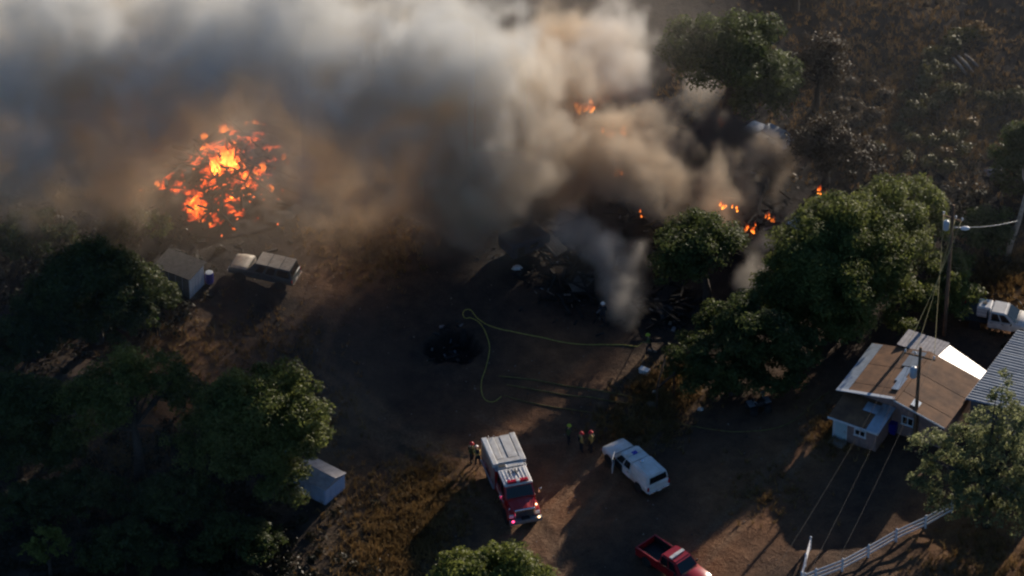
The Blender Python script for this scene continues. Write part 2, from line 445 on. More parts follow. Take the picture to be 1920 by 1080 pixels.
def mathn(op, a, b):
    m = nt.nodes.new('ShaderNodeMath'); m.operation = op; m.use_clamp = True
    for i, v in ((0, a), (1, b)):
        if isinstance(v, (int, float)): m.inputs[i].default_value = v
        else: nt.links.new(v, m.inputs[i])
    return m.outputs[0]
big, mid, fine = nz(0.09, 5), nz(0.7, 7, 0.7), nz(5.0, 5, 0.7)
base = ramp(mid, [(0.25, (0.032, 0.027, 0.024)), (0.5, (0.055, 0.043, 0.035)), (0.75, (0.085, 0.063, 0.048))])
red_sun_c = ramp(mid, [(0.28, (0.135, 0.066, 0.034)), (0.55, (0.255, 0.124, 0.060)), (0.8, (0.350, 0.185, 0.094))])
dryc = ramp(fine, [(0.3, (0.070, 0.042, 0.020)), (0.5, (0.160, 0.095, 0.040)), (0.72, (0.320, 0.205, 0.095))])
burn_shade_c = ramp(mid, [(0.3, (0.010, 0.009, 0.009)), (0.6, (0.026, 0.022, 0.020)), (0.8, (0.070, 0.062, 0.056))])
trc = ramp(fine, [(0.3, (0.150, 0.090, 0.054)), (0.7, (0.290, 0.185, 0.112))])
c = mixc(mathn('MULTIPLY', attr('red'), ramp(big, [(0.3, (0.5,)*3), (0.6, (1.0,)*3)])), base, red_sun_c)
c = mixc(mathn('MULTIPLY', attr('track'), mathn('MULTIPLY', mid, 1.1)), c, trc)
c = mixc(mathn('MULTIPLY', attr('dry'), ramp(mid, [(0.38, (0.0,)*3), (0.55, (1.0,)*3)])), c, dryc)
c = mixc(attr('burn_shade'), c, burn_shade_c)
spk = ramp(nz(14.0, 2, 0.5), [(0.30, (0.72,)*3), (0.5, (1.0,)*3), (0.72, (1.3,)*3)])
mm = nt.nodes.new('ShaderNodeMix'); mm.data_type = 'RGBA'; mm.blend_type = 'MULTIPLY'; mm.inputs[0].default_value = 1.0
nt.links.new(c, mm.inputs[6]); nt.links.new(spk, mm.inputs[7])
nt.links.new(mm.outputs[2], bs.inputs['Base Color'])
bp = nt.nodes.new('ShaderNodeBump'); bp.inputs['Strength'].default_value = 1.0; bp.inputs['Distance'].default_value = 0.4
nt.links.new(mathn('ADD', mathn('MULTIPLY', mid, 0.7), mathn('MULTIPLY', fine, 0.25)), bp.inputs['Height']); nt.links.new(bp.outputs[0], bs.inputs['Normal'])
me.materials.append(gm)
ground = bpy.data.objects.new('ground', me); link(ground); tag(ground, 'trampled brown dirt yard rising to a scorched brushy slope', 'ground', kind='structure')

# ------------------------------------------------------------------ trees
def make_tree(name, label, u, v, h, lobes, leaf='oak', leaf_size=0.30, density=1.0, trunk_r=0.32, seed=1, base_up=0.0, limbs=14, bark='bark', clump=(0.8, 1.5), cat='tree', hollow=0.55, fork=0.3, twigs=0, px=False, gaps=0.22):
    """u, v: where the trunk meets the ground in the photograph; lobes: (dx, dy, z, rx, ry, rz) ellipsoids of the crown in metres"""
    rng = np.random.default_rng(seed); rnd = random.Random(seed)
    p = G(u, v)
    root = thing(name, label, cat, p)
    C, N, heads = [], [], []
    for lb in lobes:
        if px:
            lu, lv, z, rx, ry, rz = lb; w_ = at(lu, lv, z+p.z)-p; dx, dy = w_.x, w_.y
        else: dx, dy, z, rx, ry, rz = lb
        vol = (rx*ry*rz)**(1/3)
        nc = max(7, int(9*vol**2*0.55/ (np.mean(clump)**2)*1.45))
        d = rng.normal(size=(nc, 3)); d /= np.linalg.norm(d, axis=1, keepdims=True)
        d[:, 2] = np.where(d[:, 2] < -0.35, -d[:, 2]*0.6, d[:, 2])
        r = hollow + (1-hollow)*rng.uniform(0, 1, size=(nc, 1))**0.6
        cc = np.array([dx, dy, z])+d*r*np.array([rx, ry, rz])*rng.uniform(0.82, 1.06, size=(nc, 1))
        for k in range(nc):
            if rng.uniform() < gaps: continue
            rc = (clump[0]+(clump[1]-clump[0])*rng.uniform()**1.5)*min(1.0, 0.35+vol/5)
            n = int(density*4*math.pi*rc*rc*0.8*1.0/(leaf_size**2*0.6)*0.85)
            e = rng.normal(size=(n, 3)); e /= np.linalg.norm(e, axis=1, keepdims=True)
            e[:, 2] = np.where(rng.uniform(size=n) < 0.45, np.abs(e[:, 2]), e[:, 2])
            q = cc[k]+e*rc*rng.uniform(0.45, 1.08, size=(n, 1))*np.array([1.05, 1.05, 0.72])
            C.append(q); N.append(e*0.9+rng.normal(size=(n, 3))*0.55+np.array([0, 0, 0.35])); heads.append(cc[k])
    C = np.concatenate(C); N = np.concatenate(N)
    keep = C[:, 2] > 0.25
    C, N = C[keep], N[keep]
    cm = quads_mesh('crown', leaf_quads(C, N, leaf_size, rng), leaf)
    cr = bpy.data.objects.new('crown', cm); link(cr, root)
    bm = NB()
    ctr = np.mean(heads, axis=0); fk = Vector((ctr[0]*0.25, ctr[1]*0.25, h*fork))
    tube(bm, [(0, 0, -0.4), (0.02, 0.03, h*fork*0.5), fk, fk.lerp(Vector(ctr), 0.5), Vector(ctr)+Vector((0, 0, h*0.12))], [trunk_r*1.35, trunk_r, trunk_r*0.85, trunk_r*0.45, trunk_r*0.15], 8)
    sel = rnd.sample(range(len(heads)), min(limbs, len(heads)))
    for i in sel:
        e = Vector(heads[i]); s = fk.lerp(Vector(ctr), rnd.uniform(0.0, 0.35))
        m1 = s.lerp(e, 0.45)+Vector((rnd.uniform(-.4, .4), rnd.uniform(-.4, .4), rnd.uniform(0.1, 0.6)))
        k = trunk_r*rnd.uniform(0.3, 0.5)
        tube(bm, [s, m1, e], [k, k*0.6, k*0.18], 5, cap=False)
        for t in range(twigs):
            a = m1.lerp(e, rnd.uniform(0, 1)); b = a+Vector((rnd.uniform(-1, 1), rnd.uniform(-1, 1), rnd.uniform(-1.2, 0.6)))
            tube(bm, [a, a.lerp(b, 0.5)+Vector((0, 0, 0.15)), b], [k*0.3, k*0.2, k*0.06], 4, cap=False)
    obj('trunk', bm, bark, root, True)
    return root

make_tree('oak_tree', 'huge green oak with rounded lit crown beside the utility pole and house', 1590, 600, 8.5,
          [(1660, 390, 5.8, 2.8, 2.6, 2.0), (1590, 430, 6.3, 3.6, 3.4, 2.5), (1685, 450, 4.4, 2.6, 2.8, 2.5), (1540, 480, 5.4, 3.4, 3.2, 2.7), (1610, 500, 4.8, 3.6, 3.2, 2.9), (1490, 530, 4.0, 2.8, 2.8, 2.5), (1560, 560, 3.9, 3.7, 3.2, 2.9),
           (1806, 535, 2.5, 1.2, 1.2, 1.8), (1796, 585, 1.6, 1.1, 1.1, 1.4), (1572, 605, 2.4, 2.4, 2.0, 2.2), (1520, 615, 2.3, 3.2, 2.2, 2.1), (1752, 430, 3.2, 1.3, 1.4, 1.6), (1728, 372, 4.8, 1.5, 1.5, 1.4), (1480, 580, 2.4, 2.0, 2.0, 1.8), (1665, 540, 3.0, 1.2, 1.2, 2.4),
           (1700, 560, 1.8, 1.8, 1.5, 1.5), (1745, 520, 1.7, 1.7, 1.5, 1.4), (1752, 570, 1.5, 1.6, 1.4, 1.3), (1695, 605, 1.4, 1.5, 1.3, 1.2), (1785, 495, 1.6, 1.5, 1.4, 1.3), (1725, 480, 2.4, 1.5, 1.4, 1.5), (1770, 545, 1.5, 1.4, 1.4, 1.3)],
          'oak', 0.17, 0.85, 0.5, 3, limbs=34, clump=(0.5, 1.5), px=True)
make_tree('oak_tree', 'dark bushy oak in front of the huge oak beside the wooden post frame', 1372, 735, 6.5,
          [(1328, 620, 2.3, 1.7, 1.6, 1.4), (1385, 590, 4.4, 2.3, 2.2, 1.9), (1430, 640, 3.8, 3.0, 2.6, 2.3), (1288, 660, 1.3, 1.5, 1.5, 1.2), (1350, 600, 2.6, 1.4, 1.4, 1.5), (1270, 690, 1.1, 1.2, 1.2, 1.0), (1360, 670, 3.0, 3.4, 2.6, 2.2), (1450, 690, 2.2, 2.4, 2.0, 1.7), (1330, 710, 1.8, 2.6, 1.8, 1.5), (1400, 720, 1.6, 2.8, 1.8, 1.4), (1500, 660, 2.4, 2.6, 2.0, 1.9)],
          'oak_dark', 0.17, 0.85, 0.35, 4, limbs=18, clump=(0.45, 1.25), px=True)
make_tree('oak_tree', 'smoke-wrapped oak with small red flames showing through its crown', 1325, 568, 7,
          [(1320, 465, 4.6, 3.2, 2.8, 2.1), (1270, 475, 4.2, 1.9, 1.9, 1.8), (1360, 450, 4.0, 1.6, 1.6, 1.7), (1325, 430, 5.2, 1.7, 1.6, 1.2), (1260, 510, 3.0, 1.4, 1.4, 1.3)],
          'oak_dark', 0.17, 0.7, 0.32, 5, limbs=16, twigs=2, px=True)
make_tree('oak_tree', 'spreading open-branched oak at the edge of the burnt slope above the smoke', 1362, 232, 9,
          [(1375, 110, 6.4, 4.2, 3.6, 2.6), (1310, 85, 7.4, 2.8, 2.6, 1.7), (1440, 150, 5.0, 2.8, 2.6, 2.3), (1385, 70, 8.2, 3.2, 2.6, 1.6), (1265, 110, 6.0, 1.3, 1.5, 1.1), (1425, 200, 3.2, 2.4, 2.0, 1.4), (1470, 165, 4.2, 1.8, 1.8, 1.6), (1430, 85, 7.0, 2.0, 2.0, 1.6)],
          'oak_dark', 0.17, 0.6, 0.42, 6, limbs=26, twigs=4, fork=0.35, px=True)
make_tree('oak_tree', 'large round oak hiding half of the pale blue shed', 495, 935, 10,
          [(500, 745, 7.6, 3.4, 3.2, 2.4), (550, 770, 6.8, 2.6, 2.6, 2.4), (440, 780, 6.4, 3.0, 2.8, 2.6), (490, 820, 5.2, 4.0, 3.4, 2.9), (565, 825, 4.8, 1.9, 2.0, 2.0), (430, 860, 3.8, 3.2, 2.6, 2.4), (490, 890, 3.0, 3.0, 2.2, 2.0), (515, 930, 1.9, 1.8, 1.6, 1.4)],
          'oak', 0.17, 0.8, 0.42, 7, limbs=20, clump=(0.45, 1.4), px=True)
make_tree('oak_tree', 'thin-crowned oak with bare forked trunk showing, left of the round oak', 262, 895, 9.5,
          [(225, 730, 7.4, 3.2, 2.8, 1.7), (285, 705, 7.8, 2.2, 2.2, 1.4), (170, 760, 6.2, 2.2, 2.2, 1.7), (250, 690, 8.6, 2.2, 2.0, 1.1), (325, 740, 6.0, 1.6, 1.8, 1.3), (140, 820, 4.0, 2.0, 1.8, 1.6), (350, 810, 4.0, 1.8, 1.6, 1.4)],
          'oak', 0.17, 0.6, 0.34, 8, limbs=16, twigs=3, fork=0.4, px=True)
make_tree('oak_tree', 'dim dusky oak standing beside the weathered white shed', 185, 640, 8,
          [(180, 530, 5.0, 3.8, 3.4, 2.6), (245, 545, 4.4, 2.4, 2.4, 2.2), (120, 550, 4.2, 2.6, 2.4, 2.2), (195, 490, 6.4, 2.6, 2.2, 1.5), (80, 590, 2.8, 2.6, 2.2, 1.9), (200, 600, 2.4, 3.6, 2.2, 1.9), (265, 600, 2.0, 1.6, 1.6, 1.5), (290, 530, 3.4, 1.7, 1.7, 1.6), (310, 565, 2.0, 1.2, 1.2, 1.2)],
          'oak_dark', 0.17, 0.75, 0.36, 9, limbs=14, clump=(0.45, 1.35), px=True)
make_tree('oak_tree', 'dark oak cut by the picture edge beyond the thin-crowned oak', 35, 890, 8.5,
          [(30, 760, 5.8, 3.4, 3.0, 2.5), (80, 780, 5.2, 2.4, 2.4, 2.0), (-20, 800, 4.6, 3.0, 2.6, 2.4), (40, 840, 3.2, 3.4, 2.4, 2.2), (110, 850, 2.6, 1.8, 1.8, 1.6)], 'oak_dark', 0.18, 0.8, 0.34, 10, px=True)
make_tree('oak_tree', 'bright green oak crown poking up below the fire engine', 930, 1175, 7,
          [(925, 1090, 4.6, 3.4, 3.0, 2.2), (870, 1085, 4.2, 2.2, 2.2, 1.8), (990, 1085, 4.2, 1.9, 2.0, 1.6), (930, 1060, 5.6, 2.2, 2.0, 1.3), (930, 1130, 3.0, 3.4, 2.6, 2.0)], 'oak_bright', 0.17, 0.9, 0.36, 11, px=True, clump=(0.45, 1.2))
make_tree('young_tree', 'small pale lit sapling in the shaded corner below the oaks', 95, 1085, 5,
          [(0, 0, 3.4, 1.5, 1.3, 1.2), (0.7, 0.3, 2.9, 1.0, 1.0, 0.8), (-0.8, 0, 2.3, 1.3, 1.1, 1.0), (0.1, 0.2, 4.2, 0.8, 0.7, 0.7)], 'oak_bright', 0.22, 0.5, 0.14, 12, limbs=10, clump=(0.4, 0.65))
make_tree('pine_tree', 'pale grey-green pine in front of the rusty roofed house', 1850, 985, 11,
          [(1880, 715, 9.6, .7, .7, 1.0), (1882, 755, 8.2, 1.3, 1.2, 1.2), (1850, 790, 6.8, 1.6, 1.5, 1.2), (1905, 790, 7.0, 1.6, 1.5, 1.3), (1810, 830, 5.4, 1.8, 1.7, 1.3), (1870, 840, 5.4, 2.4, 2.2, 1.6), (1745, 840, 4.8, 1.8, 1.6, 1.2), (1925, 850, 5.0, 2.0, 1.8, 1.5),
           (1780, 885, 3.6, 2.2, 2.0, 1.5), (1850, 905, 3.4, 2.8, 2.2, 1.8), (1730, 900, 3.0, 1.4, 1.4, 1.2), (1915, 920, 3.2, 2.2, 2.0, 1.6), (1800, 945, 2.0, 2.4, 1.8, 1.4), (1880, 965, 1.8, 2.8, 1.8, 1.4)],
          'pine', 0.16, 0.44, 0.30, 13, limbs=30, clump=(0.42, 0.8), twigs=2, px=True)
make_tree('scorched_tree', 'dark scorched tree behind the huge oak on the burnt slope', 1548, 345, 6.5,
          [(0, 0, 3.8, 2.6, 2.4, 2.3), (0.8, 0.4, 2.2, 3.0, 2.4, 1.7), (-1.0, 0.3, 3.0, 1.9, 1.9, 1.9)], 'oak_brown', 0.18, 0.7, 0.28, 14, twigs=3, bark='char')
make_tree('scorched_tree', 'brown scorched tree between the spreading oak and the bare slope', 1530, 205, 7,
          [(0, 0, 3.8, 2.3, 2.3, 2.3), (0.6, 0.5, 5.2, 1.8, 1.8, 1.5), (-0.5, 0, 2.2, 2.3, 2.0, 1.5)], 'oak_brown', 0.18, 0.6, 0.26, 15, twigs=3, bark='char')
make_tree('oak_tree', 'black-green tree added at the picture edge to cast dark shade above the leaning trunk', 1945, 360, 7,  # tree put in to cast the black shade at this edge
          [(0, 0, 4.0, 3.0, 2.8, 2.4), (-1.6, 0, 2.8, 2.2, 2.2, 2.0), (1.5, 0.5, 4.8, 2.6, 2.6, 2.0), (0, -.5, 1.8, 3.0, 2.4, 1.6)], 'oak_dark', 0.18, 0.9, 0.36, 16)
make_tree('oak_tree', 'dark tree in deep shade between the oak crown and the leaning trunk', 1850, 480, 5,
          [(0, 0, 2.6, 2.2, 2.0, 1.7), (-1.2, 0.3, 2.0, 1.7, 1.7, 1.4), (1.0, 0, 1.7, 1.5, 1.5, 1.3)], 'oak_dark', 0.18, 0.9, 0.24, 17)
make_tree('oak_tree', 'hazy dark oak at the top of the picture above the burnt slope', 1490, 20, 7,
          [(0, 0, 3.8, 3.2, 3.0, 2.3), (2.4, 0.3, 3.0, 2.2, 2.2, 1.8), (-2.2, 0, 3.0, 2.2, 2.0, 1.8)], 'oak_brown', 0.2, 0.7, 0.3, 18)

SH = 'shrubs of the thicket under the oaks'
for u, v, k, sd, lb in ((80, 655, 1.25, 31, 'tall dark shrub below the dim dusky oak at the picture edge'), (345, 770, .9, 32, 'shrub between the thin-crowned oak and the round oak'), (165, 965, 1.2, 33, 'dark shrub under the thin-crowned oak, upper one'), (330, 985, 1.35, 34, 'broad dark shrub below the round oak'), (60, 985, 1.1, 35, 'dark shrub above the pale sapling'),
                        (445, 1050, 1.2, 36, 'dark shrub at the bottom edge below the round oak'), (235, 1075, 1.2, 37, 'dark shrub at the bottom edge beside the pale sapling'), (60, 480, 1.2, 38, 'smoky dark shrub above the dim dusky oak'), (250, 455, 1.0, 39, 'smoky dark shrub between the burning heap and the dim oak'), (20, 690, 1.2, 40, 'dark shrub between the two oaks at the picture edge')):
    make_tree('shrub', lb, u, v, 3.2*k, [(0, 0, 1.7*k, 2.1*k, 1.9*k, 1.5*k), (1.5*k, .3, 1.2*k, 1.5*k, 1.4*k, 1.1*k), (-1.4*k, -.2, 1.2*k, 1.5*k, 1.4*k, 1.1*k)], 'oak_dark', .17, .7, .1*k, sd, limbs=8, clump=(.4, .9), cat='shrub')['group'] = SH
# a bare leaning trunk, bent like a bow
lt = thing('dead_tree', 'bare pale leaning trunk bent over the bank at the picture edge', 'dead tree', G(1888, 478))
bm = NB(); tube(bm, [(0, 0, -0.3), (0.25, 0.1, 1.2), (0.65, 0.2, 2.8), (0.95, 0.3, 4.4), (1.15, 0.3, 6.2), (1.2, 0.4, 7.4)], [0.26, 0.24, 0.21, 0.18, 0.13, 0.07], 9)
obj('trunk', bm, 'palebark', lt, True)
bm = NB(); tube(bm, [(0.95, 0.3, 4.4), (1.5, 0.6, 5.4), (1.7, 0.9, 6.6)], [0.10, 0.07, 0.03], 6); tube(bm, [(1.15, 0.3, 6.1), (0.8, 0.6, 7.0), (0.75, 0.7, 7.7)], [0.07, 0.05, 0.02], 6)
obj('branch', bm, 'palebark', lt, True)

# ------------------------------------------------------------------ scrub, undergrowth, grass
def bush_mesh(r, n, size, m, seed, flat=0.7):
    rng = np.random.default_rng(seed)
    C, N = [], []
    for k in range(7):
        a = rng.uniform(0, 6.28); c0 = np.array([math.cos(a), math.sin(a), 0])*r*rng.uniform(0.1, 0.6)+np.array([0, 0, r*flat*rng.uniform(0.25, 0.65)])
        e = rng.normal(size=(n//7, 3)); e /= np.linalg.norm(e, axis=1, keepdims=True)
        C.append(c0+e*r*0.45*rng.uniform(0.5, 1.1, size=(n//7, 1))*np.array([1, 1, 0.8])); N.append(e+rng.normal(size=e.shape)*0.5)
    C = np.concatenate(C); N = np.concatenate(N); k = C[:, 2] > -0.05
    return quads_mesh('bush', leaf_quads(C[k], N[k], size, rng), m)
BM = {k: [bush_mesh(1.0, 520, 0.2, k, s) for s in (1, 2, 3)] for k in ('scrub_gold', 'scrub_olive', 'scrub_brown', 'under')}
rnd = random.Random(77)
def bush(u, v, r, k, label, group):
    o = bpy.data.objects.new('bush', BM[k][rnd.randrange(3)]); link(o); o.location = G(u, v); o.rotation_euler = (0, 0, rnd.uniform(0, 6.28))
    r *= 1.25; o.scale = (r*rnd.uniform(0.85, 1.2), r*rnd.uniform(0.85, 1.2), r*rnd.uniform(0.7, 0.95)); return tag(o, label, 'bush', group)
bush(1822, 232, 1.05, 'scrub_gold', 'largest golden bush, rounded and sunlit, low on the brushy slope', None)
bush(1835, 60, 1.0, 'scrub_gold', 'golden bush at the upper end of the sunlit brush line', None)
bush(1768, 290, 0.75, 'scrub_gold', 'small orange-gold bush at the foot of the brushy slope', None)
bush(1642, 282, 0.8, 'scrub_olive', 'yellow-green bush right above the huge oak crown', None)
for u, v, r in [(1790, 82, 1.2), (1810, 66, 1.0), (1765, 105, 1.1), (1748, 110, 1.0), (1745, 140, 1.2), (1772, 130, .9), (1738, 160, 1.0), (1728, 190, .9), (1705, 185, .8), (1720, 210, 1.0), (1745, 200, .8), (1700, 215, .8)]:
    bush(u, v, r, 'scrub_olive', 'olive-gold bush in the upper brush patch on the slope', 'olive-gold bushes of the upper brush patch')
for u, v, r in [(1785, 175, 1.1), (1770, 188, .9), (1795, 172, .8), (1845, 182, .9), (1690, 245, .8), (1712, 265, .8), (1735, 245, .7), (1752, 268, .8), (1778, 262, .9), (1800, 258, .7), (1810, 285, .8), (1742, 310, .9), (1775, 318, .9), (1700, 300, .8), (1842, 205, .7), (1870, 190, .8), (1895, 178, .9), (1910, 185, .8)]:
    bush(u, v, r, 'scrub_gold' if rnd.random() < 0.35 else 'scrub_olive', 'small dry bush scattered low on the brushy slope', 'small dry bushes low on the slope')
for u, v, r in [(1575, 190, .8), (1590, 160, .9), (1605, 205, .9), (1622, 225, .8), (1600, 235, 1.0), (1640, 215, .8), (1650, 250, .8), (1615, 270, .9), (1585, 215, .7), (1560, 110, .8), (1660, 180, .8), (1640, 160, .7)]:
    bush(u, v, r, 'scrub_brown', 'brown withered bush on the bare reddish slope', 'brown withered bushes on the reddish slope')

def scatter_mesh(name, spots, m, size, rmin, rmax, n_leaf, seed, label, cat, flat=0.7):
    """many low clumps that read as one mass"""
    rng = np.random.default_rng(seed); Cs, Ns = [], []
    for (u, v, spread, count) in spots:
        p = G(u, v)
        for k in range(count):
            a = rng.normal(size=2)*spread*0.5; x, y = p.x+a[0], p.y+a[1]*1.2; r = rng.uniform(rmin, rmax)
            e = rng.normal(size=(n_leaf, 3)); e /= np.linalg.norm(e, axis=1, keepdims=True)
            q = e*r*rng.uniform(0.4, 1.1, size=(n_leaf, 1))*np.array([1, 1, flat]); q += np.array([x, y, float(hz(x, y))+r*flat*0.35])
            Cs.append(q); Ns.append(e+rng.normal(size=e.shape)*0.5)
    C = np.concatenate(Cs); N = np.concatenate(Ns)
    o = bpy.data.objects.new(name, quads_mesh(name, leaf_quads(C, N, size, rng), m)); link(o)
    return tag(o, label, cat, kind='stuff')
scatter_mesh('scrub', [(1620, 90, 12, 30), (1700, 40, 14, 30), (1820, 130, 10, 26), (1640, 230, 8, 16), (1750, 250, 10, 26), (1880, 220, 7, 16), (1880, 90, 9, 26), (1800, 330, 7, 30), (1900, 40, 8, 20), (1560, 40, 8, 20)],
             'scrub_brown', 0.15, 0.18, 0.55, 60, 5, 'low brown scrub covering the burnt slope', 'scrub', flat=0.4)
scatter_mesh('undergrowth', [(60, 640, 7, 40), (120, 930, 7, 60), (260, 960, 8, 90), (380, 1000, 7, 70), (200, 1050, 7, 60), (560, 1040, 6, 40), (420, 950, 4, 30), (330, 900, 5, 30), (20, 1000, 5, 40), (60, 480, 8, 70), (140, 420, 8, 60), (260, 430, 7, 40), (30, 400, 7, 40), (480, 1070, 6, 40), (330, 590, 3, 14), (1600, 320, 5, 20), (1760, 380, 6, 24), (1830, 400, 5, 30), (1900, 330, 5, 20), (1900, 660, 2, 10)],  # clumps at the smoky far left are added to darken shaded ground
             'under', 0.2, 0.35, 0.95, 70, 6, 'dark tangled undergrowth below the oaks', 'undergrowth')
def grass_mesh(spots, seed):
    rng = np.random.default_rng(seed); Q = []
    for (u, v, spread, count) in spots:
        p = G(u, v); a = rng.normal(size=(count, 2))*spread*0.5
        X = p.x+a[:, 0]; Y = p.y+a[:, 1]*1.1; Z = hz(X, Y)
        k = 7
        X = np.repeat(X, k)+rng.normal(size=count*k)*0.07; Y = np.repeat(Y, k)+rng.normal(size=count*k)*0.07; Z = np.repeat(Z, k)-0.02
        h = rng.uniform(0.15, 0.5, size=count*k); th = rng.uniform(0, 6.28, size=count*k); w = 0.02+0.02*rng.uniform(size=count*k)
        lean = rng.normal(size=(count*k, 2))*0.16
        b = np.stack([X, Y, Z], 1); t = b+np.stack([lean[:, 0], lean[:, 1], h], 1); s = np.stack([np.cos(th)*w, np.sin(th)*w, 0*w], 1)
        Q.append(np.stack([b-s, b+s, t+s*0.25, t-s*0.25], 1))
    o = bpy.data.objects.new('grass', quads_mesh('grass', np.concatenate(Q), 'grass')); link(o)
    return tag(o, 'dry straw grass along the edges of the yard', 'grass', kind='stuff')
grass_mesh([(805, 915, 3.0, 500), (770, 990, 3.6, 800), (720, 1050, 3.6, 600), (660, 930, 4, 120), (1240, 735, 2.4, 700), (1215, 790, 3.0, 450), (1150, 800, 2.5, 200), (1560, 810, 2.6, 250), (1440, 920, 3, 150), (1880, 500, 4, 500), (1850, 520, 4, 400),
            (680, 450, 4, 500), (720, 470, 3, 250), (320, 660, 5, 400), (240, 880, 5, 400), (1650, 200, 8, 900), (1850, 230, 8, 900), (1760, 120, 9, 700), (1620, 250, 6, 500), (1600, 40, 8, 400), (600, 780, 4, 200), (520, 650, 4, 200), (1880, 1060, 4, 350), (1770, 1075, 3, 150), (1330, 185, 4, 300)], 8)

# ------------------------------------------------------------------ vehicles (local: x forward, y to the driver's left, z up)
def body_sec(x, w, z0, z1, crown=0.02):
    h = z1-z0
    p = [(-.86*w, z0), (-.99*w, z0+.18*h), (-w, z0+.55*h), (-.97*w, z0+.85*h), (-.88*w, z1), (0, z1+crown)]
    return [Vector((x, y, z)) for y, z in p] + [Vector((x, -y, z)) for y, z in reversed(p[:-1])]
def frustum(xr, xf, wb, zb, xr2, xf2, wt, zt):
    b = [Vector((xr, -wb, zb)), Vector((xf, -wb, zb)), Vector((xf, wb, zb)), Vector((xr, wb, zb))]
    t = [Vector((xr2, -wt, zt)), Vector((xf2, -wt, zt)), Vector((xf2, wt, zt)), Vector((xr2, wt, zt))]
    return b, t
def fr_mesh(b, t, bev=0.05):
    bm = NB(); v = [bm.verts.new(p) for p in b+t]
    for f in ((0, 1, 2, 3), (4, 5, 6, 7), (0, 1, 5, 4), (1, 2, 6, 5), (2, 3, 7, 6), (3, 0, 4, 7)): bm.faces.new([v[i] for i in f])
    bmesh.ops.recalc_face_normals(bm, faces=bm.faces[:])
    if bev: bmesh.ops.bevel(bm, geom=bm.edges[:], offset=bev, segments=2, affect='EDGES')
    return bm
def fr_quad(b, t, side, u0, u1, v0, v1, off=0.006):
    """a quad on one face of the frustum, pushed out by off; side: right, left, front, back"""
    i, j = {'right': (0, 1), 'front': (1, 2), 'left': (2, 3), 'back': (3, 0)}[side]
    def P(u, v): return b[i].lerp(b[j], u).lerp(t[i].lerp(t[j], u), v)
    q = [P(u0, v0), P(u1, v0), P(u1, v1), P(u0, v1)]
    n = (q[1]-q[0]).cross(q[3]-q[0]).normalized()
    if n.dot(q[0]-(sum(b, Vector())+sum(t, Vector()))/8) < 0:
        n = -n; q = [q[1], q[0], q[3], q[2]]
    return [p+n*off for p in q]
_wm = {}
def wheel(parent, x, y, r, w, rimmat='steel'):
    k = (r, w, rimmat)
    if k not in _wm:
        bm = NB(); lathe(bm, [(r*.62, -w/2), (r*.93, -w/2), (r, -w*.32), (r, w*.32), (r*.93, w/2), (r*.62, w/2)], 20, axis='Y'); t = obj('tyre', bm, 'rubber', None, True)
        bm = NB(); lathe(bm, [(r*.2, -w*.40), (r*.55, -w*.44), (r*.63, -w*.48), (r*.63, w*.48), (r*.55, w*.44), (r*.2, w*.40)], 16, axis='Y'); q = obj('rim', bm, rimmat, None, True)
        _wm[k] = (t.data, q.data); bpy.data.objects.remove(t); bpy.data.objects.remove(q)
    e = bpy.data.objects.new('wheel', None); e.empty_display_size = .1; link(e, parent); e.location = (x, y, r)
    share(_wm[k][0], 'tyre', e); share(_wm[k][1], 'rim', e)
def arch(parent, x, y, r, m='black'):
    bm = NB(); s = 1 if y > 0 else -1
    lathe(bm, [(r, -0.006), (r, 0.006)], 20, (x, y+s*0.004, r*0.86), 'Y'); obj('wheel_arch', bm, m, parent)

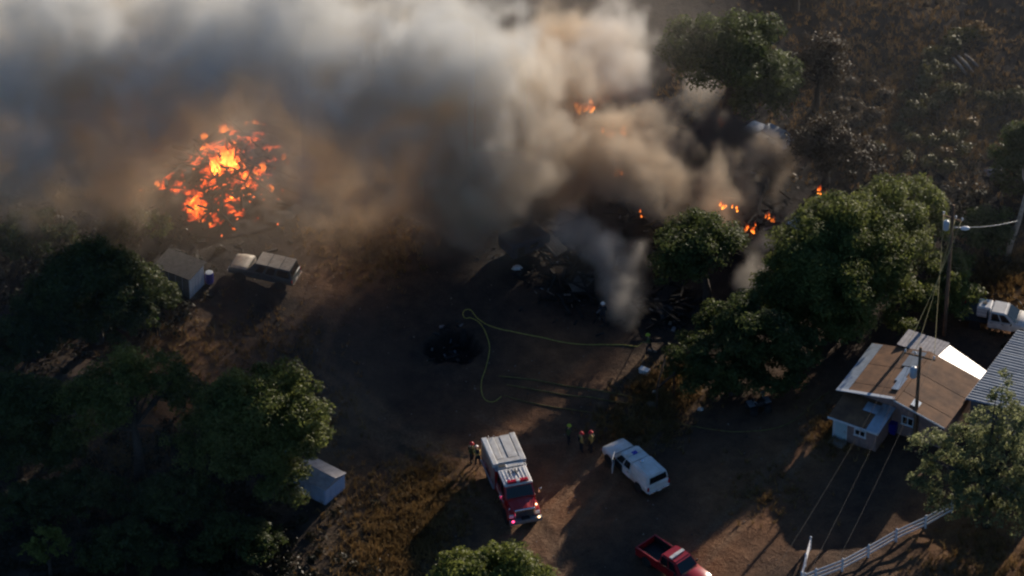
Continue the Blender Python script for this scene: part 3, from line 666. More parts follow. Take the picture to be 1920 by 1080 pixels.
def pickup(label, loc, rz, paint, cab=(0.75, -0.75), topper=False, lightbar=None, open_door=False, bed='open', L=5.7, group=None, cat='pickup truck', name='pickup_truck'):
    t = thing(name, label, cat, loc, rz, group)
    x1 = L/2; w = 0.99
    secs = [body_sec(x1, .80, .52, .80), body_sec(x1-.05, .90, .46, .95), body_sec(x1-.22, .965, .42, 1.04), body_sec(x1-.65, w, .40, 1.10), body_sec(1.35, w, .40, 1.17), body_sec(1.15, w, .40, 1.13), body_sec(-.72, w, .40, 1.13)]
    obj('body', loft(NB(), secs, smoothf=True), paint, t)
    bx0, bx1 = -x1+.02, -.76
    if bed == 'open':
        bm = NB()
        for s in (-1, 1): box(bm, ((bx0+bx1)/2, s*(w-.06), .79), (bx1-bx0, .12, .70), .03)
        box(bm, (bx0+.04, 0, .79), (.08, 2*w-.25, .66), .02); box(bm, (bx1-.03, 0, .8), (.06, 2*w-.25, .62)); box(bm, ((bx0+bx1)/2, 0, .5), (bx1-bx0-.02, 2*w-.26, .12))
        obj('bed', bm, paint, t)
        bm = NB(); box(bm, ((bx0+bx1)/2, 0, .575), (bx1-bx0-.2, 2*w-.27, .02))
        for s in (-1, 1): box(bm, ((bx0+bx1)/2, s*(w-.135), .85), (bx1-bx0-.2, .02, .5))
        obj('bed_liner', bm, 'black', t)
        bm = NB()
        for k in range(6): box(bm, ((bx0+bx1)/2, -.6+.24*k, .592), (bx1-bx0-.3, .06, .015))
        obj('bed_rib', bm, 'black', t)
    elif bed == 'flat':
        bm = NB(); box(bm, ((bx0+bx1)/2, 0, .88), (bx1-bx0, 2.1, .12), .02); box(bm, (bx1-.05, 0, 1.35), (.06, 2.0, .85), .02)
        obj('flatbed', bm, 'black', t)
        bm = NB(); box(bm, ((bx0+bx1)/2, 0, .62), (bx1-bx0, .9, .4), .02); obj('chassis', bm, 'black', t)
    else:
        obj('bed', loft(NB(), [body_sec(bx1, w, .40, 1.13), body_sec(bx0+.2, w, .42, 1.12), body_sec(bx0, w*.97, .48, 1.08)], smoothf=True), paint, t)
    cx0, cx1 = cab[1], 1.42
    b, q = frustum(cx0, cx1, .93, 1.12, cx0+.10, cab[0], .76, 1.82)
    cb = obj('cab', fr_mesh(b, q, .10), paint, t)
    obj('windshield', panel(NB(), fr_quad(b, q, 'front', .06, .94, .10, .90), .012), 'glass', t)
    obj('rear_window', panel(NB(), fr_quad(b, q, 'back', .1, .9, .25, .88), .012), 'glass', t)
    for side, s in (('left', 1), ('right', -1)):
        fl = (lambda a: a) if side == 'right' else (lambda a: 1-a)
        for (a0, a1, dn) in ((.10, .44, 'rear'), (.50, .84, 'front')):
            d = bpy.data.objects.new('door', None)
            x_a, x_b = cx0+(cx1-cx0)*(a0-.05), cx0+(cx1-cx0)*(a1+.03)
            bm = NB(); opened = open_door and side == 'left' and dn == 'front'
            if not opened:
                panel(bm, [(x_a, s*w*.985, .50), (x_b, s*w*.985, .50), (x_b, s*w*.985, 1.10), (x_a, s*w*.985, 1.10)], s*-.018)
                dd = obj('door', bm, paint, t)
                obj('window', panel(NB(), fr_quad(b, q, side, fl(a0), fl(a1), .08, .86), .012), 'glass', dd)
                obj('handle', box(NB(), (x_a+.14, s*(w+.02), 1.0), (.16, .03, .03)), 'black', dd)
            else:
                obj('door_opening', panel(NB(), fr_quad(b, q, side, fl(a0), fl(a1), .06, .86), .012), 'black', t)
                obj('door_opening', panel(NB(), [(x_a, s*w*1.003, .50), (x_b, s*w*1.003, .50), (x_b, s*w*1.003, 1.10), (x_a, s*w*1.003, 1.10)], -.004), 'black', t)
                # swung out about its front edge
                bm = NB(); box(bm, (-(x_b-x_a)/2, .0, .30), (x_b-x_a, .07, .62), .02)
                for xx in (-.05, -(x_b-x_a)+.05): box(bm, (xx, 0, .95), (.06, .05, .70), .01)
                box(bm, (-(x_b-x_a)/2, 0, 1.28), (x_b-x_a, .05, .06), .01)
                dd = obj('door', bm, paint, t); dd.location = (x_b, s*(w+.03), .48); dd.rotation_euler = (0, 0, R(-46)*s)
                obj('window', box(NB(), (-(x_b-x_a)/2, 0, .94), (x_b-x_a-.12, .015, .64)), 'glass', dd)
                obj('handle', box(NB(), (-(x_b-x_a)+.14, .05, .5), (.16, .03, .03)), 'black', dd)
            bpy.data.objects.remove(d)
    if topper:
        b2, q2 = frustum(bx0+.03, bx1+.12, .95, 1.13, bx0+.16, bx1+.14, .80, 1.88)
        tp = obj('canopy', fr_mesh(b2, q2, .11), paint, t)
        obj('rear_window', panel(NB(), fr_quad(b2, q2, 'back', .08, .92, .22, .88), .012), 'glass', tp)
        for side in ('left', 'right'): obj('side_panel', panel(NB(), fr_quad(b2, q2, side, .1, .9, .30, .80), .008), paint, tp)
        bm = NB(); lathe(bm, [(.16, 0), (.16, .07), (.10, .12)], 14, (-.95, .1, 1.88)); obj('roof_vent', bm, 'chrome', tp)
        bm = NB(); box(bm, (-1.75, .42, 1.895), (1.75, .04, .03)); box(bm, (-1.75, -.42, 1.895), (1.75, .04, .03)); obj('roof_rail', bm, paint, tp)
    if lightbar:
        bm = NB(); box(bm, (.15, 0, 1.875), (.26, 1.30, .10), .02); lb = obj('light_bar', bm, lightbar[0], t)
        bm = NB(); box(bm, (.02 if len(lightbar) > 2 else .15, 0, 1.88), (.12, 1.28, .10) if len(lightbar) > 2 else (.27, .40, .11), .01); obj('light_bar_lens', bm, lightbar[1], lb)
        for s in (-1, 1): obj('foot', box(NB(), (.15, s*.5, 1.82), (.1, .08, .06)), 'black', lb)
    fx, rx = x1-.95, -x1+1.12
    for x in (fx, rx):
        for s in (-1, 1):
            arch(t, x, s*w*1.0, .47); wheel(t, x, s*(w-.10), .39, .26, 'steel')
    obj('bumper', box(NB(), (x1+.03, 0, .56), (.16, 1.86, .22), .05), 'chrome', t)
    obj('bumper', box(NB(), (-x1-.04, 0, .54), (.16, 1.86, .20), .04), 'chrome', t)
    obj('grille', box(NB(), (x1-.02, 0, .80), (.10, 1.05, .22), .02), 'black', t)
    for s in (-1, 1):
        obj('headlight', box(NB(), (x1-.08, s*.70, .82), (.16, .30, .20), .03), 'lamp', t)
        obj('tail_light', box(NB(), (-x1+.03, s*.90, .92), (.08, .14, .36), .02), 'redlamp', t)
        bm = NB(); box(bm, (1.05, s*1.10, 1.20), (.10, .20, .18), .03); obj('mirror', bm, 'black', t)
    obj('number_plate', box(NB(), (-x1-.125, 0, .62), (.01, .32, .16)), 'white', t)
    obj('hood_seam', panel(NB(), [(1.42, -.74, 1.175), (1.46, -.74, 1.173), (1.46, .74, 1.173), (1.42, .74, 1.175)], .012), 'black', t)
    return t

def heading(u0, v0, z0, u1, v1, z1):
    a, b = at(u0, v0, z0), at(u1, v1, z1); return math.atan2(b.y-a.y, b.x-a.x), (a+b)/2
# white pickup with canopy
rz, c = heading(1231, 905, 1.0, 1152, 832, 1.0)
p = pickup('white pickup with canopy and driver door standing open beside the firefighters', (c.x, c.y, float(hz(c.x, c.y))), rz, M['white'], topper=True, lightbar=('white_dusty', 'bluelamp'), open_door=True, bed='closed')
# red pickup
rz, c = heading(1210, 1012, 1.0, 1322, 1088, 1.0)
pickup('dark red pickup with black open bed and white roof light bar', (c.x, c.y, float(hz(c.x, c.y))), rz, M['darkred'], lightbar=('white', 'white'), bed='open', L=5.9)
# work truck at the edge
rz, c = heading(1822, 585, 0.9, 1922, 603, 0.9)
pickup('white work truck with black flatbed parked beyond the blue-grey roof', (c.x+0.1, c.y, float(hz(c.x, c.y))), rz, M['white_dusty'], bed='flat', cab=(0.55, -.70), L=5.6, cat='work truck', name='work_truck')
wt_c, wt_r = c, rz
o = thing('water_tank', 'white box-shaped water tank on the black flatbed', 'water tank', (c.x+0.1+math.cos(rz)*-1.15, c.y+math.sin(rz)*-1.15, float(hz(c.x, c.y))+.94), rz)
obj('tank', box(NB(), (0, 0, .52), (1.05, 1.1, .95), .10), 'white', o); bm = NB(); lathe(bm, [(.16, 0), (.16, .08)], 12, (0, 0, .985)); obj('lid', bm, 'black', o)
bm = NB()
for k in range(3): box(bm, (0, 0, .2+.3*k), (1.10, 1.15, .04))
obj('cage', bm, 'steel', o)

# ---- old sport utility vehicle with pale roof
rz, c = heading(552, 517, 0.8, 440, 492, 0.8)
t = thing('old_suv', 'abandoned old dark teal SUV with dusty beige roof and hood', 'SUV', (c.x, c.y, float(hz(c.x, c.y))), rz)
w = .93; x1 = 2.35
obj('body', loft(NB(), [body_sec(x1, .86, .50, .86), body_sec(x1-.08, .91, .45, .96), body_sec(1.0, w, .42, 1.06), body_sec(.85, w, .42, 1.05), body_sec(-2.25, w, .45, 1.05), body_sec(-2.33, .9, .5, 1.02)], smoothf=True), 'teal', t)
obj('hood', loft(NB(), [[Vector((x, y*ww, z+(.03 if y == 0 else 0))) for y in (-1, -.6, 0, .6, 1)]+[Vector((x, y*ww, z-.03)) for y in (1, 0, -1)] for x, ww, z in ((x1-.12, .80, 1.0), (1.6, .86, 1.07), (.98, .86, 1.10))], smoothf=True), 'beige', t)
b, q = frustum(-2.28, .95, .88, 1.05, -2.12, .38, .74, 1.72)
obj('cabin', fr_mesh(b, q, .05), 'teal', t)
obj('windshield', panel(NB(), fr_quad(b, q, 'front', .06, .94, .08, .92), .012), 'glass', t)
obj('rear_window', panel(NB(), fr_quad(b, q, 'back', .08, .92, .15, .88), .012), 'glass', t)
for s, side in ((1, 'left'), (-1, 'right')):
    fl = (lambda a: a) if side == 'right' else (lambda a: 1-a)
    for a0, a1, nm in ((.05, .34, 'quarter_window'), (.40, .60, 'window'), (.66, .84, 'window')):
        obj(nm, panel(NB(), fr_quad(b, q, side, fl(a0), fl(a1), .10, .86), .012), 'glass', t)
    for xa, xb in ((-1.0, -.15), (-.10, .85)):
        d = obj('door', panel(NB(), [(xa, s*w*.985, .52), (xb, s*w*.985, .52), (xb, s*w*.985, 1.0), (xa, s*w*.985, 1.0)], s*-.018), 'teal', t)
        obj('handle', box(NB(), (xa+.1, s*(w+.02), .93), (.14, .03, .03)), 'chrome', d)
    obj('headlight', box(NB(), (x1-.06, s*.66, .80), (.12, .24, .18), .02), 'lamp', t)
    obj('tail_light', box(NB(), (-2.31, s*.84, .85), (.06, .12, .3), .02), 'redlamp', t)
    for x in (1.45, -1.5): arch(t, x, s*w, .42); wheel(t, x, s*(w-.09), .36, .23)
for xa, xb in ((-2.12, -1.38), (-1.33, -.52), (-.47, .37)):
    obj('roof_panel', box(NB(), ((xa+xb)/2, 0, 1.735), (xb-xa, 1.46, .05), .02), 'beige', t)
obj('bumper', box(NB(), (x1+.04, 0, .55), (.14, 1.7, .16), .03), 'chrome', t); obj('bumper', box(NB(), (-2.38, 0, .55), (.14, 1.7, .16), .03), 'chrome', t)
t.scale = (1.1, 1.04, 1.04); obj('number_plate', box(NB(), (-2.44, .2, .78), (.02, .34, .2)), 'white', t); obj('grille', box(NB(), (x1, 0, .78), (.06, .9, .2), .01), 'black', t)

# ---- fire engine
a, b_ = at(934, 816, 2.8), at(983, 972, .55)
rz = math.atan2(b_.y-a.y, b_.x-a.x); c = (a+b_)/2
t = thing('fire_engine', 'red fire engine with white cab roof and pale grey equipment body', 'fire engine', (c.x, c.y, float(hz(c.x, c.y))), rz)
FE = t
obj('chassis', box(NB(), (0, 0, .66), (6.9, 1.0, .30), .02), 'black', t)
# equipment body
bd = obj('equipment_body', box(NB(), (-1.75, 0, 1.55), (3.5, 2.36, 1.70), .04), 'red', t)
for s in (-1, 1):
    for xa, xb, za, zb in ((-3.40, -2.62, .95, 2.25), (-2.52, -1.20, 1.35, 2.25), (-1.10, -.10, .95, 2.25)):
        d = obj('locker_door', box(NB(), ((xa+xb)/2, s*1.185, (za+zb)/2), (xb-xa, .03, zb-za), .01), 'steel', t)
        obj('handle', box(NB(), ((xa+xb)/2, s*1.21, za+.12), ((xb-xa)*.5, .03, .04)), 'black', d)
    # high side lockers proud of the body on top
    obj('top_locker', box(NB(), (-1.95, s*1.03, 2.56), (3.05, .40, .36), .04), 'white_dusty' if s > 0 else 'white', t)
    obj('running_board', box(NB(), (-1.75, s*1.25, .78), (3.3, .16, .05), .01), 'steel', t)
obj('roof_deck', box(NB(), (-1.75, 0, 2.43), (3.48, 2.30, .06), .01), 'steel', t)
obj('roof_panel', box(NB(), (-2.15, .42, 2.60), (2.45, .72, .24), .03), 'white_dusty', t)
obj('roof_panel', box(NB(), (-2.15, -.14, 2.58), (2.45, .32, .20), .03), 'white_dusty', t)
obj('roof_panel', box(NB(), (-2.15, -.56, 2.60), (2.45, .46, .24), .03), 'white_dusty', t)
obj('cross_locker', box(NB(), (-.68, 0, 2.60), (.40, 2.10, .26), .03), 'white_dusty', t)
obj('hose_tray', box(NB(), (-.20, .30, 2.56), (.44, 1.30, .18), .02), 'white_dusty', t)
h = obj('hatch_coaming', box(NB(), (-.22, -.62, 2.56), (.46, .66, .22), .03), 'white_dusty', t)
obj('hatch', box(NB(), (-.22, -.62, 2.68), (.34, .52, .03), .01), 'black', h)
obj('rear_step', box(NB(), (-3.62, 0, .72), (.34, 2.2, .06), .01), 'steel', t)
obj('rear_panel', box(NB(), (-3.515, 0, 1.55), (.03, 1.2, 1.3), .01), 'steel', t)
for s in (-1, 1): obj('rear_lamp', box(NB(), (-3.53, s*1.0, 1.2), (.05, .2, .34), .01), 'redlamp', t)
bm = NB()
for s in (-1, 1): tube(bm, [(-3.56, -.5+s*.2, .8), (-3.56, -.5+s*.2, 2.75), (-3.3, -.5+s*.2, 2.85)], .022, 6)
for k in range(6): tube(bm, [(-3.56, -.7, 1.0+.3*k), (-3.56, -.3, 1.0+.3*k)], .018, 5)
obj('ladder', bm, 'chrome', t)
# crew cab
cb = obj('cab', box(NB(), (1.22, 0, 1.25), (2.30, 2.24, .95), .06), 'red', t)
b, q = frustum(.08, 2.36, 1.10, 1.72, .14, 1.86, 1.00, 2.50)
obj('cab_upper', fr_mesh(b, q, .05), 'red', t)
obj('windshield', panel(NB(), fr_quad(b, q, 'front', .05, .95, .06, .90), .015), 'glass', t)
obj('rear_window', panel(NB(), fr_quad(b, q, 'back', .2, .8, .3, .85), .012), 'glass', t)
for s, side in ((1, 'left'), (-1, 'right')):
    fl = (lambda a: a) if side == 'right' else (lambda a: 1-a)
    for a0, a1, xa, xb in ((.06, .40, .12, 1.02), (.48, .82, 1.08, 2.02)):
        d = obj('door', panel(NB(), [(xa, s*1.115, .85), (xb, s*1.115, .85), (xb, s*1.115, 1.70), (xa, s*1.115, 1.70)], s*-.02), 'red', t)
        obj('window', panel(NB(), fr_quad(b, q, side, fl(a0), fl(a1), .08, .85), .012), 'glass', d)
        obj('handle', box(NB(), (xa+.16, s*1.15, 1.5), (.18, .04, .04)), 'chrome', d)
    obj('door_stripe', box(NB(), (1.1, s*1.142, 1.24), (1.9, .006, .14)), 'white', t)
rf = obj('cab_roof', box(NB(), (1.0, 0, 2.56), (1.82, 2.08, .12), .05), 'white', t)
for k in range(7): obj('rib', box(NB(), (.95, -.78+.26*k, 2.635), (1.50, .07, .04), .012), 'white', rf)
for k, (x, y) in enumerate(((.55, .35), (.62, -.05), (.50, -.35), (.75, -.30))):
    bm = NB(); tube(bm, [(x, y, 2.6), (x+.02, y, 2.72), (x-.12, y, 3.15)], [.03, .02, .008], 5); lathe(bm, [(.06, 0), (.05, .06)], 10, (x, y, 2.625)); obj('antenna', bm, 'black', rf)
obj('air_horn', box(NB(), (.62, .15, 2.69), (.5, .10, .10), .03), 'black', rf)
lb = obj('light_bar', box(NB(), (1.66, 0, 2.74), (.28, 1.55, .17), .03), 'redlamp', t)
obj('light_bar_lens', box(NB(), (1.66, .0, 2.745), (.29, .26, .175), .02), 'white', lb)
for s in (-1, 1): obj('foot', box(NB(), (1.66, s*.6, 2.645), (.16, .1, .06)), 'black', lb)
# nose
hs = [[Vector((x, y*w_, z-(0 if abs(y) < .7 else .10))) for y in (-1, -.8, -.3, .3, .8, 1)]+[Vector((x, w_, .80)), Vector((x, -w_, .80))] for x, w_, z in ((2.30, .98, 1.74), (2.8, .93, 1.66), (3.30, .84, 1.55), (3.40, .80, 1.46))]
obj('hood', loft(NB(), hs, smoothf=False), 'red', t)
for s in (-1, 1):
    fs = [[Vector((x, s*y, z)) for y, z in ((.70, z1), (1.10, z1-.05), (1.20, z1-.22), (1.20, .66), (.70, .66))] for x, z1 in ((2.02, 1.20), (2.3, 1.34), (2.85, 1.34), (3.25, 1.22), (3.38, 1.02))]
    obj('fender', loft(NB(), fs), 'red', t)
    obj('headlight', box(NB(), (3.38, s*.95, 1.02), (.14, .34, .24), .04), 'lamp', t)
    bm = NB(); tube(bm, [(2.15, s*1.12, 1.75), (2.35, s*1.42, 1.80), (2.35, s*1.42, 2.2)], .02, 5); mi_ = obj('mirror_arm', bm, 'black', t)
    obj('mirror', box(NB(), (2.35, s*1.46, 2.08), (.08, .22, .42), .03), 'chrome', mi_)
    arch(t, 2.65, s*1.205, .60); wheel(t, 2.65, s*1.06, .50, .30, 'chrome')
    arch(t, -1.85, s*1.20, .62); wheel(t, -1.85, s*1.08, .50, .26, 'chrome'); wheel(t, -1.85, s*.76, .50, .26, 'chrome')
    obj('marker_lamp', box(NB(), (2.98, s*.98, 1.40), (.10, .10, .10), .02), 'warm_glow' if s > 0 else 'lamp', t)  # left one glows in place of the sun glint on the headlight
gr = obj('grille', box(NB(), (3.42, 0, 1.12), (.08, 1.26, .72), .02), 'black', t)
bm = NB(); box(bm, (3.43, 0, 1.50), (.14, 1.46, .10), .02)
for s in (-1, 1): box(bm, (3.43, s*.68, 1.12), (.14, .10, .72), .02)
obj('grille_surround', bm, 'chrome', gr)
for k in range(5): obj('grille_slat', box(NB(), (3.465, 0, .86+.12*k), (.02, 1.20, .035)), 'grey', gr)
bp_ = obj('bumper', box(NB(), (3.66, 0, .70), (.34, 2.34, .32), .05), 'grey', t)
obj('winch', box(NB(), (3.66, 0, .92), (.24, .60, .14), .03), 'black', bp_)
obj('warning_lamp', box(NB(), (3.80, -.95, .90), (.12, .16, .12), .02), 'litlamp', t)
obj('warning_lamp', box(NB(), (3.80, .95, .90), (.10, .12, .10), .02), 'warm_glow', t)

# ------------------------------------------------------------------ buildings
def corrugated(bm, o, ux, uy, lx, ly, pitch=0.2, amp=0.025, th=0.02, mi=0):
    """a ribbed sheet from corner o: ribs run along uy, waves along ux"""
    o, ux, uy = Vector(o), Vector(ux).normalized(), Vector(uy).normalized(); n = ux.cross(uy).normalized()
    if n.z < 0: n = -n
    k = max(2, int(lx/pitch)*2); rows = []
    for i in range(k+1):
        a = o+ux*(lx*i/k)+n*(amp if i % 2 else 0)
        rows.append([bm.verts.new(a), bm.verts.new(a+uy*ly), bm.verts.new(a+uy*ly-n*th), bm.verts.new(a-n*th)])
    for i in range(k):
        for j in range(4):
            f = bm.faces.new((rows[i][j], rows[i][(j+1) % 4], rows[i+1][(j+1) % 4], rows[i+1][j])); f.material_index = mi
    bm.faces.new(rows[0]); bm.faces.new(rows[-1])
    return bm
# ---- the house: gable axis g (towards the back), cross axis d (towards the camera side)
AL = R(-29.0)
d = Vector((math.cos(AL), math.sin(AL), 0)); g = Vector((-math.sin(AL), math.cos(AL), 0)); up = Vector((0, 0, 1))
ridge0 = at(1680, 745, 3.55)              # front end of the ridge
org = Vector((ridge0.x, ridge0.y, 0))
house = thing('house', 'small mauve house with rusty corrugated gable roof and lean-to entrance', 'house', org, AL)
# local frame: x along d, y along g
EL, ER, LEN, ZE, ZR = -4.4, 3.95, 5.7, 2.55, 3.5
bm = NB()
for (y) in (0.25, LEN-.15):
    vv = [bm.verts.new((x, y, z)) for x, z in ((EL+.35, -.4), (ER-.35, -.4), (ER-.35, ZE-.04), (0, ZR-.1), (EL+.35, ZE-.04))]
    bm.faces.new(vv)
bm.verts.ensure_lookup_table()
for i in range(5): bm.faces.new((bm.verts[i], bm.verts[(i+1) % 5], bm.verts[5+(i+1) % 5], bm.verts[5+i]))
wall = obj('wall', bm, 'wall', house)
for k in range(20):     # vertical siding battens on the gable end
    x = EL+.55+k*.39
    if x > ER-.4: break
    zt = ZE+(ZR-ZE)*(1-abs(x)/(4.4 if x < 0 else 3.95))-.22
    obj('siding_batten', box(NB(), (x, .235, zt/2-.2), (.04, .03, zt+.4)), 'wall', wall)
rl = Vector((EL, 0, ZE-ZR)); rr = Vector((ER, 0, ZE-ZR))
# left slope in sheets, right slope in sheets: every sheet a part
def slope(dirv, n, mats, over, name='roof_sheet'):
    L_ = dirv.length; u = dirv.normalized()
    for i in range(n):
        y0 = -.25+ (LEN+.35)*i/n; wdt = (LEN+.35)/n+.06
        o_ = obj(name, corrugated(NB(), Vector((0, y0, ZR+.03+(i % 2)*.012)), (0, 1, 0), u, wdt, L_+over, .45, .003), mats[i % len(mats)], house)
slope(rl, 5, ['rust', 'rust', 'rust', 'rust', 'rust'], .15)
slope(rr, 5, ['rust', 'rust', 'rust', 'rust', 'rust'], .15)
u = rl.normalized(); nrm = Vector((-u.z, 0, u.x)); nrm = nrm if nrm.z > 0 else -nrm
def on_left(s, y0, y1, s1, m, name, th=.03, lift=.075):
    q = [Vector((0, y0, ZR))+u*s, Vector((0, y0, ZR))+u*s1, Vector((0, y1, ZR))+u*s1, Vector((0, y1, ZR))+u*s]
    q = [p+nrm*lift for p in q]; obj(name, panel(NB(), [q[0], q[3], q[2], q[1]], th), m, house)
Ls = rl.length
on_left(Ls-.70, -.3, LEN, Ls+.18, 'galv', 'edge_sheet')
on_left(0.0, -.33, -.05, Ls+.18, 'trimwhite', 'barge_board', .05, .06)
on_left(.35, 1.9, 3.6, 1.0, 'galv', 'patch_sheet'); on_left(.15, .8, 2.3, .75, 'galv', 'patch_sheet', .03, .105); on_left(.1, 3.7, 5.6, 1.3, 'blueroof', 'patch_sheet')
u2 = rr.normalized(); n2 = Vector((-u2.z, 0, u2.x)); n2 = n2 if n2.z > 0 else -n2
def on_right(s, y0, y1, s1, m, name, th=.03, lift=.075):
    q = [Vector((0, y0, ZR))+u2*s+n2*lift, Vector((0, y0, ZR))+u2*s1+n2*lift, Vector((0, y1, ZR))+u2*s1+n2*lift, Vector((0, y1, ZR))+u2*s+n2*lift]
    obj(name, panel(NB(), q, th), m, house)
on_right(1.15, .05, .75, 1.75, 'galv', 'skylight_sheet')
obj('ridge_cap', panel(NB(), [(-.16, -.28, ZR+.065), (.16, -.28, ZR+.065), (.16, LEN+.1, ZR+.065), (-.16, LEN+.1, ZR+.065)], .03), 'rust', house)
for x0, z0, x1_, z1_, nm in ((0, ZR, ER+.1, ZE-.02, 'barge_board'),):
    obj(nm, panel(NB(), [(x0, -.30, z0-.10), (x1_, -.30, z1_-.10), (x1_, -.30, z1_+.04), (x0, -.30, z0+.04)], .04), 'trimwhite', house)
# back porch roof, white sheet metal; tree shade painted as duller left sheets
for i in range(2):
    obj('porch_roof_sheet', corrugated(NB(), Vector((-2.7+1.65*i, LEN+.16, ZR-.32+.012*i)), (1, 0, 0), (0, 1, -.02), 1.66, 2.0, .24, .02), 'dusty_shade_roof', house)
for i in range(3):
    sl = .40
    obj('porch_roof_sheet', corrugated(NB(), Vector((.62+1.28*i, LEN+.16, ZR-.12-sl*1.28*i+.012*(i % 2))), (1, 0, -sl), (0, 1, -.22), 1.30*math.hypot(1, sl), 2.05, .42, .008), 'whiteroof', house)
for x in (-2.3, .8, 4.0): obj('porch_post', box(NB(), (x, LEN+1.95, .6), (.1, .1, 1.8)), 'wood_dark', house)
obj('porch_beam', box(NB(), (.8, LEN+1.95, 1.5), (6.6, .12, .14)), 'wood_dark', house)
def window(parent, x, z, w_, h_, y, panes=2):
    f = obj('window', box(NB(), (x, y, z), (w_+.14, .06, h_+.14)), 'trimwhite', parent)
    for k in range(panes):
        obj('pane', box(NB(), (x-w_/2+w_/panes*(k+.5), y-.03, z), (w_/panes-.08, .02, h_-.02)), 'glass', f)
    obj('sill', box(NB(), (x, y-.06, z-h_/2-.09), (w_+.2, .12, .04)), 'trimwhite', f)
window(house, .95, 1.55, .85, .6, .21)
# lean-to entrance in front of the left half
lx0, lx1, ly0, ly1 = -3.75, -.35, -2.35, .23
bm = NB(); box(bm, ((lx0+lx1)/2, (ly0+ly1)/2, .80), (lx1-lx0, ly1-ly0, 2.4)); lw = obj('leanto_wall', bm, 'wall', house)
for k in range(9):
    obj('siding_batten', box(NB(), (lx0+.2+k*.38, ly0-.012, .9), (.035, .024, 2.15)), 'wall', lw)
for i in range(4):
    o_ = obj('leanto_roof_sheet', corrugated(NB(), Vector((lx0-.3+i*1.0, ly0-.35, 2.06+(i % 2)*.01)), (1, 0, 0), (0, 1, .12), 1.03, ly1-ly0+.32, .2, .02), ['rust', 'rust', 'rust', 'galv'][i], house)
obj('fascia', box(NB(), ((lx0+lx1)/2-.0, ly0-.37, 2.02), (lx1-lx0+.62, .05, .16)), 'trimwhite', house)
obj('patch_sheet', panel(NB(), [(lx1-1.7, ly1-1.35, 2.36), (lx1-.6, ly1-1.35, 2.36), (lx1-.6, ly1-.45, 2.46), (lx1-1.7, ly1-.45, 2.46)], .02), 'galv', house)
dr = obj('door', box(NB(), (lx0+.62, ly0-.03, .98), (.86, .07, 1.92)), 'doorpaint', house)
obj('door_frame', box(NB(), (lx0+.62, ly0-.012, 1.0), (1.0, .03, 2.02)), 'trimwhite', dr); obj('handle', box(NB(), (lx0+.95, ly0-.09, .95), (.05, .06, .12)), 'steel', dr)
window(house, lx0+2.15, 1.30, .80, .42, ly0-.02)
obj('corner_board', box(NB(), (lx0+.05, ly0-.02, .9), (.1, .06, 2.2)), 'trimwhite', house)
obj('step', box(NB(), (lx0+.62, ly0-.5, .02), (1.2, .7, .3), .02), 'rock', house)
# bin against the gable wall
p = G(1674, 812); o = thing('trash_bin', 'dark blue wheeled bin against the mauve gable wall', 'bin', (p.x, p.y, p.z), AL)
bmx = fr_mesh([Vector(q) for q in ((-.26, -.28, .08), (.26, -.28, .08), (.26, .28, .08), (-.26, .28, .08))], [Vector(q) for q in ((-.32, -.36, 1.0), (.32, -.36, 1.0), (.32, .36, 1.0), (-.32, .36, 1.0))], .02); obj('bin_body', bmx, 'bluebin', o)
obj('lid', box(NB(), (0, 0, 1.04), (.68, .78, .07), .02), 'bluebin', o)
for s in (-1, 1): wheel(o, -.2*1, s*.3, .12, .06)

# ---- large blue-grey roofed barn at the edge
A0 = at(1848, 700, 2.7); A1 = at(1907, 622, 2.7)
gv = (A1-A0); gl = gv.length; gv.normalize(); dv = Vector((gv.y, -gv.x, 0))
ang = math.atan2(dv.y, dv.x)
barn = thing('barn', 'blue-grey ribbed metal roofed barn cut off by the picture edge beside the house', 'barn', (A0.x, A0.y, 0), ang)
bm = NB(); box(bm, (4.6, gl/2-1.6, 1.0), (8.6, gl+3.0, 2.9)); obj('wall', bm, 'grey', barn)
for i in range(6):
    y0 = -3.3+i*(gl+3.5)/6
    obj('roof_sheet', corrugated(NB(), Vector((-.05, y0, 2.66+(i % 2)*.012)), (0, 1, 0), (1, 0, .13), (gl+3.5)/6+.05, 9.3, .26, .035), 'blueroof', barn)
obj('fascia', box(NB(), (-.06, gl/2-1.55, 2.56), (.05, gl+3.5, .18)), 'trimwhite', barn)

# ---- pale blue shed under the round oak
c0 = G(610, 947); e1 = (at(646, 887, 1.6)-at(609, 918, 1.6)); L1 = e1.xy.length; a1 = math.atan2(e1.y, e1.x)
shed = thing('shed', 'pale blue panelled shed half under the round oak', 'shed', (c0.x, c0.y, c0.z), a1)
W2 = 2.9
obj('wall', box(NB(), (L1/2, W2/2, .62), (L1, W2, 1.64)), 'shedwall', shed)
for k in range(4): obj('wall_panel', box(NB(), (L1*(k+.5)/4, -.015, .72), (L1/4-.07, .03, 1.42), .008), 'shedwall', shed)
for k in range(5): obj('wall_panel', box(NB(), (-.015, W2*(k+.5)/5, .72), (.03, W2/5-.07, 1.42), .008), 'shedwall', shed)
bm = NB(); vv = [bm.verts.new(q) for q in ((-.1, -.1, 1.44), (L1+.1, -.1, 1.44), (L1+.1, W2+.1, 1.44), (-.1, W2+.1, 1.44), (L1/2, -.1, 1.80), (L1/2, W2+.1, 1.80))]
for f in ((0, 1, 4), (3, 2, 5), (0, 4, 5, 3), (1, 2, 5, 4), (0, 1, 2, 3)): bm.faces.new([vv[i] for i in f])
obj('roof', bm, 'dusty_shade_roof', shed)
p = G(528, 868); o = obj('tarp', (lambda: fr_mesh([Vector(q) for q in ((-.8, -.6, 0), (.8, -.6, 0), (.75, .6, 0), (-.8, .55, 0))], [Vector(q) for q in ((-.5, -.45, .9), (.6, -.4, 1.15), (.5, .4, 1.1), (-.6, .3, .8))], .12))(), 'tarp', None, True, p); tag(o, 'bundle under a turquoise tarp seen through the round oak leaves', 'tarp')
